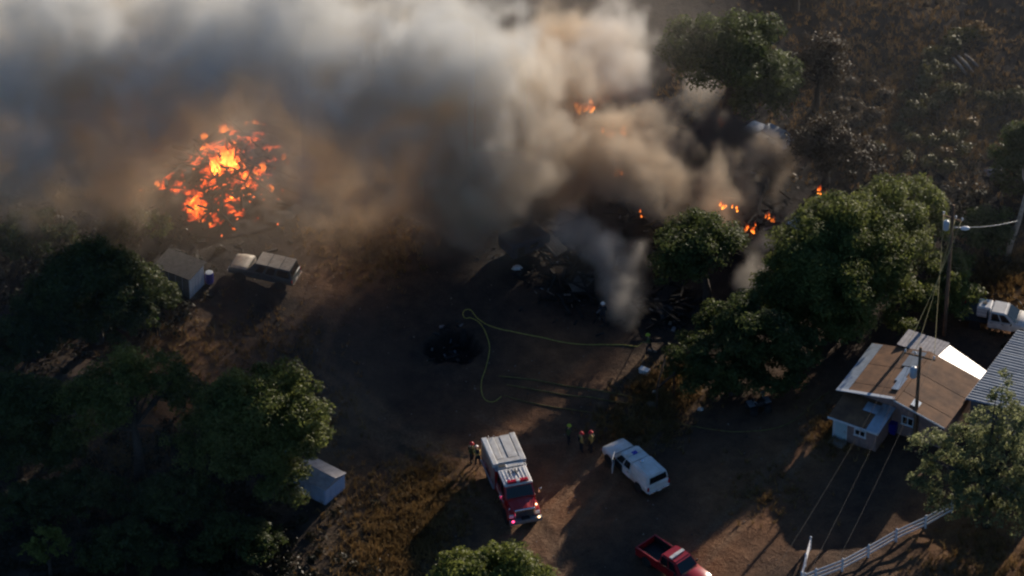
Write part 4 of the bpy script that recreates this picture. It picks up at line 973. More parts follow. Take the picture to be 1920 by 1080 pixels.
# ---- weathered white shed with blue barrel
c0 = G(356, 560); e1 = (at(377, 499, 2.0)-at(356, 520, 2.0)); a1 = math.atan2(e1.y, e1.x); L1 = max(2.0, e1.xy.length)
o = thing('shed', 'weathered white shed with grey roof beside the blue barrel', 'shed', (c0.x, c0.y, c0.z), a1)
W2 = 3.0
obj('wall', box(NB(), (L1/2, W2/2, .85), (L1, W2, 2.2)), 'trimwhite', o)
for k in range(5): obj('wall_plank', box(NB(), (L1*(k+.5)/5, -.012, .9), (L1/5-.04, .024, 2.0)), 'trimwhite', o)
for k in range(5): obj('wall_plank', box(NB(), (-.012, W2*(k+.5)/5, .9), (.024, W2/5-.05, 2.0)), 'greywood', o)
for i in range(3): obj('roof_sheet', corrugated(NB(), Vector((-.15, -.2+i*1.12, 1.96+(i % 2)*.012)), (0, 1, 0), (1, 0, .07), 1.15, L1+.3, .2, .02), 'oldroof', o)
p = G(393, 530); o = thing('barrel', 'blue plastic barrel standing beside the weathered white shed', 'barrel', p)
bm = NB(); lathe(bm, [(.26, 0), (.31, .12), (.32, .3), (.30, .32), (.32, .36), (.32, .62), (.30, .65), (.32, .7), (.31, .88), (.27, .97)], 18); obj('drum', bm, 'bluebin', o, True)
bm = NB(); lathe(bm, [(.28, .965), (.28, 1.0), (.24, 1.0)], 18); obj('lid', bm, 'can', o)
# ---- metal roofed shed burning behind the huge oak
q0 = at(1474, 418, 2.4); q1 = at(1532, 380, 2.4); e1 = q1-q0; a1 = math.atan2(e1.y, e1.x); L1 = e1.xy.length
o = thing('shed', 'pale metal roofed shed burning behind the huge oak', 'shed', (q0.x, q0.y, float(hz(q0.x, q0.y))), a1)
zb = 2.4-float(hz(q0.x, q0.y))
obj('wall', box(NB(), (L1/2, -2.1, zb/2-.3), (L1-.2, 4.0, zb+.3)), 'char', o)
for i in range(3): obj('roof_sheet', corrugated(NB(), Vector((L1*i/3, .0, zb+(i % 2)*.012)), (1, 0, 0), (0, -1, -.06), L1/3+.04, 4.4, .25, .025), 'galv', o)

# ------------------------------------------------------------------ firefighters
POSES = {
 'stand': dict(pel=(0, 0, .95), spi=(0, 0, 1.16), che=(.01, 0, 1.38), nec=(.01, 0, 1.52), h0=(.03, 0, 1.60), h1=(.04, 0, 1.69), h2=(.03, 0, 1.77),
   sL=(0, .20, 1.43), eL=(-.02, .28, 1.16), wL=(.10, .25, .94), gL=(.15, .23, .86), sR=(0, -.20, 1.43), eR=(-.03, -.27, 1.16), wR=(.12, -.22, .98), gR=(.18, -.18, .92),
   hL=(0, .10, .90), kL=(.03, .13, .50), aL=(0, .14, .09), tL=(.15, .17, .05), hR=(0, -.10, .90), kR=(.04, -.13, .50), aR=(.02, -.14, .09), tR=(.17, -.17, .05)),
 'stride': dict(pel=(0, 0, .93), spi=(.04, 0, 1.14), che=(.09, 0, 1.36), nec=(.11, 0, 1.50), h0=(.14, 0, 1.58), h1=(.16, 0, 1.67), h2=(.15, 0, 1.75),
   sL=(.08, .20, 1.41), eL=(.20, .26, 1.17), wL=(.40, .16, 1.08), gL=(.48, .12, 1.07), sR=(.08, -.20, 1.41), eR=(.10, -.28, 1.14), wR=(.32, -.14, 1.02), gR=(.40, -.09, 1.02),
   hL=(0, .10, .88), kL=(.22, .13, .52), aL=(.20, .14, .09), tL=(.35, .16, .05), hR=(0, -.10, .88), kR=(-.06, -.13, .48), aR=(-.28, -.14, .12), tR=(-.14, -.16, .05)),
 'crouch': dict(pel=(-.14, 0, .48), spi=(-.06, 0, .68), che=(.06, 0, .88), nec=(.12, 0, 1.01), h0=(.16, 0, 1.08), h1=(.19, 0, 1.17), h2=(.18, 0, 1.25),
   sL=(.05, .20, .93), eL=(.22, .28, .74), wL=(.42, .18, .66), gL=(.50, .14, .63), sR=(.05, -.20, .93), eR=(.24, -.26, .72), wR=(.44, -.14, .60), gR=(.52, -.10, .57),
   hL=(-.14, .11, .45), kL=(.26, .18, .50), aL=(.10, .17, .09), tL=(.25, .20, .05), hR=(-.14, -.11, .45), kR=(.20, -.16, .14), aR=(-.18, -.15, .10), tR=(-.28, -.16, .05)),
 'bend': dict(pel=(-.10, 0, .86), spi=(.04, 0, 1.02), che=(.24, 0, 1.14), nec=(.37, 0, 1.18), h0=(.43, 0, 1.19), h1=(.51, 0, 1.22), h2=(.57, 0, 1.27),
   sL=(.27, .20, 1.13), eL=(.36, .26, .86), wL=(.46, .20, .64), gL=(.50, .17, .56), sR=(.27, -.20, 1.13), eR=(.38, -.24, .86), wR=(.48, -.16, .62), gR=(.52, -.13, .54),
   hL=(-.10, .10, .81), kL=(.08, .14, .48), aL=(-.02, .15, .09), tL=(.13, .18, .05), hR=(-.10, -.10, .81), kR=(.02, -.14, .46), aR=(-.14, -.15, .09), tR=(.01, -.18, .05))}
RAD = dict(pel=.150, spi=.145, che=.165, nec=.062, h0=.078, h1=.104, h2=.075, sL=.085, eL=.062, wL=.045, gL=.042, hL=.105, kL=.082, aL=.062, tL=.05)
BONES = [('pel', 'spi', 'c'), ('spi', 'che', 'c'), ('che', 'nec', 'c'), ('nec', 'h0', 's'), ('h0', 'h1', 's'), ('h1', 'h2', 's')]
for _s in 'LR':
    BONES += [('che', 's'+_s, 'c'), ('s'+_s, 'e'+_s, 'c'), ('e'+_s, 'w'+_s, 'c'), ('w'+_s, 'g'+_s, 'g'), ('pel', 'h'+_s, 't'), ('h'+_s, 'k'+_s, 't'), ('k'+_s, 'a'+_s, 't'), ('a'+_s, 't'+_s, 'b')]
def person(label, loc, rz, pose, coat, trousers, helmet, scale=1.0, group='firefighters on the scene'):
    J = POSES[pose]; keys = list(J); idx = {k: i for i, k in enumerate(keys)}
    me = bpy.data.meshes.new('person'); me.from_pydata([J[k] for k in keys], [(idx[a], idx[b]) for a, b, _ in BONES], [])
    tmp = bpy.data.objects.new('person', me); link(tmp)
    md = tmp.modifiers.new('skin', 'SKIN'); ss = tmp.modifiers.new('sub', 'SUBSURF'); ss.levels = ss.render_levels = 1
    for k in keys:
        r = RAD[k if k in RAD else k[0]+'L']; sv = me.skin_vertices[0].data[idx[k]]
        sv.radius = (r*1.02, r*.86) if k in ('pel', 'spi', 'che') else (r, r); sv.use_root = (k == 'pel')
    dg = bpy.context.evaluated_depsgraph_get(); nm = bpy.data.meshes.new_from_object(tmp.evaluated_get(dg))
    bpy.data.objects.remove(tmp); bpy.data.meshes.remove(me)
    bm = NB(); bm.from_mesh(nm); bpy.data.meshes.remove(nm)
    code = {'c': 0, 't': 1, 's': 2, 'g': 3, 'b': 4}
    seg = [(Vector(J[a]), Vector(J[b]), code[m]) for a, b, m in BONES]
    for f in bm.faces:
        c_ = f.calc_center_median(); best = (9, 0)
        for a, b, m in seg:
            ab = b-a; t_ = max(0, min(1, (c_-a).dot(ab)/max(ab.length_squared, 1e-9))); dd = (c_-a-ab*t_).length
            if dd < best[0]: best = (dd, m)
        f.material_index = best[1]; f.smooth = True
    # five gloved fingers on each hand, bent at the knuckle
    for s in 'LR':
        w_, h_ = Vector(J['w'+s]), Vector(J['g'+s]); dr_ = (h_-w_).normalized(); sd = Vector((0, 0, 1)).cross(dr_); sd = sd.normalized() if sd.length > .1 else Vector((1, 0, 0)); nn = dr_.cross(sd)
        for k, ln in enumerate((.060, .072, .066, .052)):
            a = h_+dr_*.025+sd*(-.030+.020*k); b = a+dr_*ln*.6; e_ = b+(dr_*.5-nn*.6).normalized()*ln*.6
            tube(bm, [a, b, e_], [.0105, .0095, .0075], 5, mi=3)
        a = h_+sd*.035*(1 if s == 'L' else -1); tube(bm, [a, a+(dr_*.5+sd*(1 if s == 'L' else -1)).normalized()*.035, a+dr_*.06+sd*(.03 if s == 'L' else -.03)], [.0125, .011, .008], 5, mi=3)
    # nose, eyes, ears
    h1 = Vector(J['h1']); fw = (Vector((1, 0, 0)) if pose != 'bend' else Vector((.6, 0, -.8))).normalized(); upv = Vector((0, 1, 0)).cross(fw); upv = -upv if upv.z < 0 else upv
    tube(bm, [h1+fw*.095+upv*.012, h1+fw*.122-upv*.025], [.010, .016], 5, mi=2)
    for sy in (-1, 1):
        box(bm, h1+fw*.098+upv*.014+Vector((0, sy*.035, 0)), (.018, .022, .014), mi=5); box(bm, h1+Vector((0, sy*.104, 0)), (.035, .018, .055), mi=2)
    box(bm, h1+fw*.094-upv*.05, (.018, .045, .010), mi=5)
    o = obj('person', bm, [coat, trousers, 'skin', 'glove', 'boot', 'black'], None); o.location = loc; o.rotation_euler = (0, 0, rz); o.scale = (scale,)*3
    tag(o, label, 'person', group)
    if helmet:
        hb = NB(); lathe(hb, [(.175, -.012), (.180, 0), (.135, .015), (.132, .06), (.110, .105), (.065, .135), (.015, .146)], 18); box(hb, (0, 0, .09), (.22, .022, .11), .008)
        hh = obj('helmet', hb, helmet, o, True); hh.location = h1+upv*.045; hh.rotation_euler = (0, (R(55) if pose == 'bend' else R(6)), 0)
    rb = NB()
    c_ = Vector(J['che'])*.5+Vector(J['spi'])*.5
    ax = (Vector(J['che'])-Vector(J['spi'])).normalized(); box(rb, c_-Vector((ax.z, 0, -ax.x))*.17, (.10, .26, .34), .03, rot=Matrix.Rotation(math.atan2(ax.x, ax.z), 4, 'Y')); obj('pack', rb, 'black', o)
    return o
def PP(u, v): p = G(u, v); return (p.x, p.y, p.z)
person('firefighter in lime helmet and dark clothes standing apart by the tyre ruts', PP(1066, 832), R(-20), 'stand', 'coat_green', 'trousers', 'helmet_lime')
person('firefighter in red helmet facing the other two, nearer the lime helmet', PP(1089, 847), R(20), 'stand', 'coat', 'trousers', 'helmet_red')
person('firefighter in red helmet and yellow coat nearest the white pickup', PP(1108, 846), R(200), 'stand', 'coat', 'trousers', 'helmet_red', 1.04)
person('firefighter in red helmet beside the rear of the fire engine', PP(884, 866), R(-30), 'stand', 'coat_green', 'trousers', 'helmet_red')
person('firefighter bending over gear beside the fire engine in yellow coat', PP(896, 872), R(100), 'bend', 'coat', 'trousers', 'helmet_white', group=None)
person('firefighter in lime helmet holding the hose nozzle below the smoking oak', PP(1218, 662), R(170), 'stride', 'coat_green', 'trousers', 'helmet_lime')
person('firefighter in white helmet close to the drifting ground smoke', PP(1130, 605), R(90), 'stride', 'trousers', 'trousers', 'helmet_white')
person('firefighter in dark clothes and pale helmet below the dim dusky oak', PP(296, 632), R(60), 'stand', 'coat_green', 'trousers', 'helmet_lime')

# ------------------------------------------------------------------ hoses
def catmull(pts, n=8):
    P_ = [pts[0]]+pts+[pts[-1]]; out = []
    for i in range(1, len(P_)-2):
        p0, p1, p2, p3 = P_[i-1], P_[i], P_[i+1], P_[i+2]
        for k in range(n):
            t = k/n; out.append(0.5*((2*p1)+(p2-p0)*t+(2*p0-5*p1+4*p2-p3)*t*t+(3*p1-p0-3*p2+p3)*t**3))
    out.append(P_[-2]); return out
def hose(name, label, uv, r, m, cat='hose', end=None):
    pts = catmull([Vector((G(u, v).x, G(u, v).y, 0)) for u, v in uv])
    pts = [Vector((p.x, p.y, float(hz(p.x, p.y))+r*1.0)) for p in pts]
    if end: pts += [Vector(e) for e in end]
    o = obj(name, tube(NB(), pts, r, 6), m, None, True); return tag(o, label, cat)
nz_ = G(1218, 662); hd = R(170)
hose('fire_hose', 'yellow fire hose with a teardrop loop beside the burnt pit, running to the nozzle',
     [(940, 744), (925, 754), (910, 750), (903, 735), (903, 715), (911, 690), (918, 655), (912, 628), (900, 607), (884, 597), (872, 597), (868, 588), (874, 581), (884, 583), (896, 598), (920, 612), (960, 622), (1010, 632), (1060, 643), (1110, 647), (1160, 647), (1190, 650)], .034, 'hose',
     end=[(nz_.x+math.cos(hd)*.9, nz_.y+math.sin(hd)*.9+.0, nz_.z+.5), (nz_.x+math.cos(hd)*.48, nz_.y+math.sin(hd)*.48, nz_.z+1.05)])
hose('fire_hose', 'muddy yellow hose crossing the yard from the loop to the house', [(945, 742), (1000, 757), (1080, 770), (1180, 785), (1280, 797), (1370, 810), (1440, 806), (1490, 788), (1530, 752), (1556, 735)], .038, 'hose_brown')
hose('fire_hose', 'upper of two dirty hoses stretched across the orange lit dirt', [(935, 706), (1000, 713), (1050, 722), (1110, 731), (1180, 744), (1235, 760)], .05, 'hose_brown')
hose('fire_hose', 'lower of two dirty hoses stretched across the orange lit dirt', [(950, 722), (1000, 731), (1050, 740), (1120, 748), (1190, 760)], .05, 'hose_brown')
hose('garden_hose', 'black hose curving over the dirt bank beyond the white work truck', [(1818, 568), (1835, 560), (1860, 554), (1885, 554), (1905, 562), (1918, 578), (1930, 600)], .07, 'wire_dark')

# ------------------------------------------------------------------ utility poles and wires
def utility_pole(label, base, h, arm_az, arm_w, arm_z, cans, lamp=False):
    t = thing('utility_pole', label, 'utility pole', base)
    bm = NB(); lathe(bm, [(.17, -.3), (.16, .2), (.11, h)], 10); obj('post', bm, 'pole', t, True)
    ax = Vector((math.cos(arm_az), math.sin(arm_az), 0))
    ca = obj('crossarm', box(NB(), (0, 0, 0), (arm_w, .10, .12)), 'pole', t); ca.location = (0, 0, arm_z); ca.rotation_euler = (0, 0, arm_az)
    tops = []
    for k in (-.48, -.16, .45):
        bm = NB(); lathe(bm, [(.03, 0), (.08, .08), (.05, .12), (.09, .17), (.06, .25), (.02, .28)], 10); i = obj('insulator', bm, 'insul', ca, True); i.location = (k*arm_w, 0, .06)
        tops.append(Vector(base)+ax*(k*arm_w)+Vector((0, 0, arm_z+.3)))
    for (dx, dy, z, r, hh) in cans:
        bm = NB(); lathe(bm, [(r*.9, 0), (r, .05), (r, hh-.08), (r*.8, hh), (.05, hh+.04)], 14); c_ = obj('transformer', bm, 'can', t, True); c_.location = (dx, dy, z)
        bm = NB(); lathe(bm, [(.03, 0), (.05, .08), (.02, .2)], 8); b_2 = obj('bushing', bm, 'insul', c_); b_2.location = (0, 0, hh)
    if lamp:
        bm = NB(); tube(bm, [(0, 0, h-2.2), (.45, -.05, h-2.0), (.75, -.1, h-2.05)], .03, 6); a_ = obj('lamp_arm', bm, 'steel', t)
        bm = NB(); lathe(bm, [(.04, 0), (.14, .1), (.17, .35), (.12, .6), (.03, .68)], 12, axis='X'); l_ = obj('lamp_head', bm, 'insul', a_, True); l_.location = (.62, -.1, h-2.06)
    return t, tops
b1 = G(1770, 628); b2 = G(1714, 828)
P1, T1 = utility_pole('tall wooden utility pole with street lamp in front of the huge oak', b1, 12.2, R(150), 1.6, 11.0, [(-.42, .1, 9.9, .24, .75)], True)
P2, T2 = utility_pole('utility pole with transformer in front of the mauve gable wall', b2, 8.8, R(-22), 2.3, 8.0, [(-.40, -.1, 6.2, .26, .85)])
def wire(label, a, b, sag, m='wire', r=.017, name='power_line'):
    a, b = Vector(a), Vector(b); pts = [a.lerp(b, t/14)-Vector((0, 0, sag*4*(t/14)*(1-t/14))) for t in range(15)]
    return tag(obj(name, tube(NB(), pts, r, 5), m, None, True), label, 'power line')
for i, (nm, q) in enumerate((('outermost', (1505, 1010)), ('middle', (1560, 1005)), ('innermost', (1600, 1000)))):
    wire(['power line between the poles nearest the dark bushy oak', 'middle power line between the two poles', 'power line between the poles nearest the house ridge'][i], T1[i], T2[i], .5)
for i, (u, v) in enumerate(((1440, 1090), (1498, 1110), (1540, 1110))):
    e = at(u, v, 7.5)
    wire(['power line running down the dark yard nearest the dirt strip', 'middle power line running down the dark yard', 'power line running down the dark yard nearest the white fence'][i], T2[i], e, .6, 'wire_dark', .011)
wire('slack pale wire from the lamp pole to the leaning bare trunk', (b1.x+.1, b1.y, b1.z+10.2), at(1908, 414, 6.5), .25, 'insul', .015)

# ------------------------------------------------------------------ white rail fence
def rail_fence(label, pts, h=1.15):
    t = thing('rail_fence', label, 'fence', pts[0]); p0 = Vector(pts[0])
    for p in pts:
        q = Vector(p)-p0; o = obj('post', box(NB(), (q.x, q.y, q.z+h/2-.1), (.13, .13, h+.2), .01), 'vinyl', t)
        cp = NB(); lathe(cp, [(.10, 0), (.09, .03), (.01, .09)], 4, (q.x, q.y, q.z+h)); obj('cap', cp, 'vinyl', o)
    for a, b in zip(pts[:-1], pts[1:]):
        a, b = Vector(a)-p0, Vector(b)-p0
        for z in (.32, .66, 1.0):
            m_ = (a+b)/2+Vector((0, 0, z)); dd = b-a
            rot = dd.to_track_quat('X', 'Z').to_matrix().to_4x4(); obj('rail', box(NB(), m_, (dd.length-.12, .045, .15), .008, rot=rot), 'vinyl', t)
rail_fence('white three-rail fence curving up to the pale pine', [G(u, v) for u, v in ((1508, 1098), (1529, 1090), (1579, 1071), (1628, 1045), (1680, 1015), (1735, 990), (1785, 962))])
rail_fence('short white fence seen end-on beside the dark yard', [G(u, v) for u, v in ((1502, 1096), (1510, 1062), (1519, 1030))])

# ------------------------------------------------------------------ small things in the yard
p = G(1208, 700); o = thing('cooler', 'white ice cooler lying on the dirt beside the post frame', 'cooler', p, R(-30))
obj('tub', box(NB(), (0, 0, .19), (.72, .42, .36), .04), 'white', o); obj('lid', box(NB(), (0, 0, .40), (.76, .46, .07), .02), 'white', o)
for s in (-1, 1): obj('handle', box(NB(), (s*.38, 0, .28), (.04, .22, .05)), 'grey', o)
def lump(name, label, cat, u, v, s, m, seed=1):
    rng = random.Random(seed); bm = NB(); bmesh.ops.create_icosphere(bm, subdivisions=2, radius=.5)
    for w_ in bm.verts: w_.co *= rng.uniform(.8, 1.15); w_.co = Vector((w_.co.x*s[0], w_.co.y*s[1], max(w_.co.z*s[2], -.15*s[2])))
    o = obj(name, bm, m, None, True, G(u, v)); return tag(o, label, cat)
lump('plastic_bag', 'small white bag on the dark ground below the bushy oak', 'bag', 1313, 768, (.45, .4, .45), 'white_dusty', 3)
lump('rock', 'pale stone beside the wooden post frame', 'rock', 1227, 738, (.5, .45, .6), 'palebark', 4)
lump('rock', 'brown boulder in the dry grass under the post frame', 'rock', 1222, 760, (.9, .7, .6), 'rock', 5)
lump('plastic_bag', 'pale blue-white bag lying in front of the dark burnt trailer', 'bag', 970, 503, (.9, .6, .5), 'white_dusty', 6)
lump('tarpaulin', 'crumpled pale grey sheet on the dark bank at the brush edge', 'tarp', 1866, 322, (1.9, 1.4, .6), 'grey', 7)
# post frame
p = G(1231, 772); p2 = G(1263, 745)
o = thing('post_frame', 'dark wooden post frame standing in the lit dry grass', 'frame', p)
q = p2-p
obj('post', box(NB(), (0, 0, 1.05), (.12, .12, 2.7)), 'wood_dark', o); obj('post', box(NB(), (q.x, q.y, 1.05), (.12, .12, 2.7)), 'wood_dark', o)
q3 = G(1246, 718)-p; obj('post', box(NB(), (q3.x, q3.y, 1.2), (.11, .11, 2.9)), 'wood_dark', o)
for z in (2.25,):
    rot = Vector((q.x, q.y, 0)).to_track_quat('X', 'Z').to_matrix().to_4x4(); obj('beam', box(NB(), (q.x/2, q.y/2, z), (q.length+.2, .10, .14), rot=rot), 'wood_dark', o)
    rot = Vector((q3.x, q3.y, 0)).to_track_quat('X', 'Z').to_matrix().to_4x4(); obj('beam', box(NB(), (q3.x/2, q3.y/2, z+.15), (q3.length, .10, .12), rot=rot), 'wood_dark', o)
# quad bike under the oak
p = G(1422, 770); o = thing('quad_bike', 'dark quad bike parked in the shade of the bushy oak', 'quad bike', p, R(200))
obj('body', box(NB(), (0, 0, .62), (1.25, .42, .34), .08), 'black', o); obj('seat', box(NB(), (-.18, 0, .84), (.66, .32, .14), .05), 'black', o)
for x in (.55, -.55):
    obj('rack', box(NB(), (x*1.15, 0, .86), (.46, .72, .04), .01), 'grey', o)
    for s in (-1, 1): obj('fender', box(NB(), (x, s*.42, .66), (.56, .26, .06), .02), 'black', o); wheel(o, x, s*.46, .29, .22)
bm = NB(); tube(bm, [(.30, -.38, 1.08), (.34, 0, 1.0), (.30, .38, 1.08)], .02, 6); tube(bm, [(.42, 0, .72), (.34, 0, 1.0)], .03, 6); obj('handlebar', bm, 'steel', o)
obj('headlight', box(NB(), (.66, 0, .78), (.08, .26, .12), .02), 'lamp', o)
p = G(1430, 742); o = tag(obj('bucket', lathe(NB(), [(.12, 0), (.16, .32), (.17, .34), (.15, .34), (.11, .03)], 14), 'white', None, True, p), 'white bucket behind the quad bike', 'bucket')
# charred stump in the burnt pit
p = G(868, 652); o = thing('burnt_stump', 'charred black stump standing in the burnt pit', 'stump', p)
bm = NB(); tube(bm, [(0, 0, -.9), (.02, 0, -.2), (.05, .04, .5), (.02, .06, 1.35)], [.42, .32, .26, .16], 9); obj('trunk', bm, 'char', o)
bm = NB(); tube(bm, [(.05, .02, .2), (.5, -.1, .35), (1.1, -.1, .15)], [.16, .12, .05], 7); tube(bm, [(0, 0, -.1), (-.6, -.3, .1), (-1.2, -.4, -.2)], [.18, .12, .06], 7); obj('root', bm, 'char', o)
# grey poles on the brush slope
for i, (u0, v0, u1, v1, lb) in enumerate(((1786, 112, 1812, 142, 'lowest of three grey logs lying on the brush slope'), (1796, 108, 1824, 138, 'middle of three grey logs lying on the brush slope'), (1808, 106, 1834, 128, 'uppermost of three grey logs lying on the brush slope'))):
    a, b = G(u0, v0), G(u1, v1); o = obj('log', tube(NB(), [Vector((0, 0, .14)), (b-a)*.5+Vector((0, 0, .22)), (b-a)+Vector((0, 0, .14))], [.16, .14, .10], 8), 'greywood', None, True, a); tag(o, lb, 'log')

# ------------------------------------------------------------------ wrecks in the burn
def burnt_trailer():
    a, b = at(932, 440, 1.5), at(1000, 410, 1.5); ang_ = math.atan2(b.y-a.y, b.x-a.x); L_ = (b-a).xy.length
    t = thing('burnt_trailer', 'dark blue-black burnt trailer behind the drifting brown smoke', 'trailer', (a.x, a.y, float(hz(a.x, a.y))), ang_)
    obj('box', box(NB(), (L_/2, -1.1, .95), (L_, 2.2, 1.2), .25), 'darktarp', t)
    for k in range(4): obj('wall_panel', box(NB(), (L_*(k+.5)/4, -2.2, .95), (L_/4-.08, .03, .8)), 'darktarp', t)
    obj('window', box(NB(), (L_*.55, -2.225, 1.05), (.7, .03, .35)), 'glass', t); obj('door', box(NB(), (L_*.2, -2.225, .95), (.6, .03, .9)), 'char', t)
    for s in (-.35, -1.85): wheel(t, L_*.5, s, .34, .2)
    obj('hitch', box(NB(), (L_+.5, -1.1, .45), (1.0, .1, .1)), 'black', t)
burnt_trailer()
o = thing('leaning_sheet', 'pale bent metal sheet leaning at the edge of the brown smoke', 'metal sheet', G(866, 442), R(30))
obj('sheet', corrugated(NB(), Vector((-.5, 0, 0)), (1, 0, .05), (.1, .35, 1), 1.1, 2.1, .2, .02), 'galv', o); obj('prop', box(NB(), (.1, .75, .9), (.08, .08, 2.0)), 'char', o)
def wreck(label, u, v, rz_, m):
    p = G(u, v); t = thing('burnt_car', label, 'car wreck', p, rz_)
    obj('body', loft(NB(), [body_sec(2.1, .75, .3, .72), body_sec(1.9, .86, .25, .82), body_sec(.8, .88, .25, .92), body_sec(-1.9, .86, .25, .90), body_sec(-2.1, .8, .3, .8)]), m, t)
    b, q = frustum(-1.7, .9, .80, .9, -1.2, .3, .64, 1.36)
    bm = NB()
    for i in range(4): tube(bm, [b[i], q[i]], .05, 5)
    for i in range(4): tube(bm, [q[i], q[(i+1) % 4]], .05, 5)
    obj('roof_frame', bm, m, t); obj('roof', box(NB(), (-.45, 0, 1.38), (1.5, 1.26, .04), .01), m, t)
    for x in (1.3, -1.3):
        for s in (-1, 1): wheel(t, x, s*.8, .28, .18)
wreck('burnt grey car wreck with bright metal corner under the spreading oak', 1440, 268, R(140), 'steel')
wreck('burning car wreck beside the brown smoke above the smoke-wrapped oak', 1412, 372, R(75), 'ash')

# ------------------------------------------------------------------ fires
def flame_material():
    m = bpy.data.materials.new('flame'); m.use_nodes = True; nt = m.node_tree; nt.nodes.clear()
    out = nt.nodes.new('ShaderNodeOutputMaterial'); em = nt.nodes.new('ShaderNodeEmission'); tr = nt.nodes.new('ShaderNodeBsdfTransparent'); mx = nt.nodes.new('ShaderNodeMixShader')
    tc = nt.nodes.new('ShaderNodeTexCoord'); sx = nt.nodes.new('ShaderNodeSeparateXYZ'); nt.links.new(tc.outputs['Generated'], sx.inputs[0])
    oi = nt.nodes.new('ShaderNodeObjectInfo')
    n = nt.nodes.new('ShaderNodeTexNoise'); n.noise_dimensions = '4D'; n.inputs['Scale'].default_value = 2.6; n.inputs['Detail'].default_value = 4
    nt.links.new(tc.outputs['Object'], n.inputs['Vector'])
    ml = nt.nodes.new('ShaderNodeMath'); ml.operation = 'MULTIPLY'; ml.inputs[1].default_value = 40; nt.links.new(oi.outputs['Random'], ml.inputs[0]); nt.links.new(ml.outputs[0], n.inputs['W'])
    hh = nt.nodes.new('ShaderNodeMath'); hh.operation = 'MULTIPLY_ADD'; hh.inputs[1].default_value = 0.75; nt.links.new(sx.outputs['Z'], hh.inputs[0]); nt.links.new(n.outputs['Fac'], hh.inputs[2])
    cr = nt.nodes.new('ShaderNodeValToRGB')
    st = [(0.35, (1.0, 0.46, 0.07)), (0.62, (1.0, 0.22, 0.025)), (0.95, (0.62, 0.055, 0.010))]
    while len(cr.color_ramp.elements) < 3: cr.color_ramp.elements.new(0.5)
    for e, (p_, c_) in zip(cr.color_ramp.elements, st): e.position = p_; e.color = (*c_, 1)
    nt.links.new(hh.outputs[0], cr.inputs['Fac']); nt.links.new(cr.outputs[0], em.inputs['Color'])
    sc = nt.nodes.new('ShaderNodeMapRange'); sc.inputs[1].default_value = .35; sc.inputs[2].default_value = 1.05; sc.inputs[3].default_value = 7.0; sc.inputs[4].default_value = 1.6; nt.links.new(hh.outputs[0], sc.inputs[0])
    oc = nt.nodes.new('ShaderNodeMath'); oc.operation = 'MULTIPLY'; nt.links.new(sc.outputs[0], oc.inputs[0]); nt.links.new(oi.outputs['Alpha'], oc.inputs[1]); nt.links.new(oc.outputs[0], em.inputs['Strength'])
    al = nt.nodes.new('ShaderNodeMapRange'); al.inputs[1].default_value = .45; al.inputs[2].default_value = 1.0; al.inputs[3].default_value = 0.0; al.inputs[4].default_value = .95; nt.links.new(hh.outputs[0], al.inputs[0])
    nt.links.new(al.outputs[0], mx.inputs[0]); nt.links.new(em.outputs[0], mx.inputs[1]); nt.links.new(tr.outputs[0], mx.inputs[2]); nt.links.new(mx.outputs[0], out.inputs['Surface'])
    return m
M['flame'] = flame_material()
def glow_material():
    m = bpy.data.materials.new('glowing_ash'); m.use_nodes = True; nt = m.node_tree; b = nt.nodes['Principled BSDF']
    b.inputs['Base Color'].default_value = (.02, .017, .016, 1); b.inputs['Roughness'].default_value = .95
    tc = nt.nodes.new('ShaderNodeTexCoord'); n = nt.nodes.new('ShaderNodeTexNoise'); n.inputs['Scale'].default_value = 1.3; n.inputs['Detail'].default_value = 4; n.inputs['Roughness'].default_value = .55; n.inputs['Distortion'].default_value = .6
    nt.links.new(tc.outputs['Object'], n.inputs['Vector'])
    a = nt.nodes.new('ShaderNodeAttribute'); a.attribute_name = 'pile_glow'
    s_ = nt.nodes.new('ShaderNodeMath'); s_.operation = 'MULTIPLY_ADD'; s_.inputs[1].default_value = .42; nt.links.new(a.outputs['Fac'], s_.inputs[0]); nt.links.new(n.outputs['Fac'], s_.inputs[2])
    r_ = nt.nodes.new('ShaderNodeMapRange'); r_.inputs[1].default_value = .68; r_.inputs[2].default_value = 1.06; nt.links.new(s_.outputs[0], r_.inputs[0])
    cr = nt.nodes.new('ShaderNodeValToRGB')
    while len(cr.color_ramp.elements) < 3: cr.color_ramp.elements.new(.5)
    for e, (p_, c_) in zip(cr.color_ramp.elements, ((0, (.45, .02, .004)), (.5, (1, .12, .012)), (1, (1, .42, .06)))): e.position = p_; e.color = (*c_, 1)
    nt.links.new(r_.outputs[0], cr.inputs['Fac']); nt.links.new(cr.outputs[0], b.inputs['Emission Color'])
    st = nt.nodes.new('ShaderNodeMath'); st.operation = 'MULTIPLY'; st.inputs[1].default_value = 4.2; nt.links.new(r_.outputs[0], st.inputs[0]); nt.links.new(st.outputs[0], b.inputs['Emission Strength'])
    return m
M['glow'] = glow_material()
M['ember'] = mat('glowing_ember', (0.05, 0.01, 0.005), 0.9, emit=((1.0, 0.16, 0.03), 1.1))
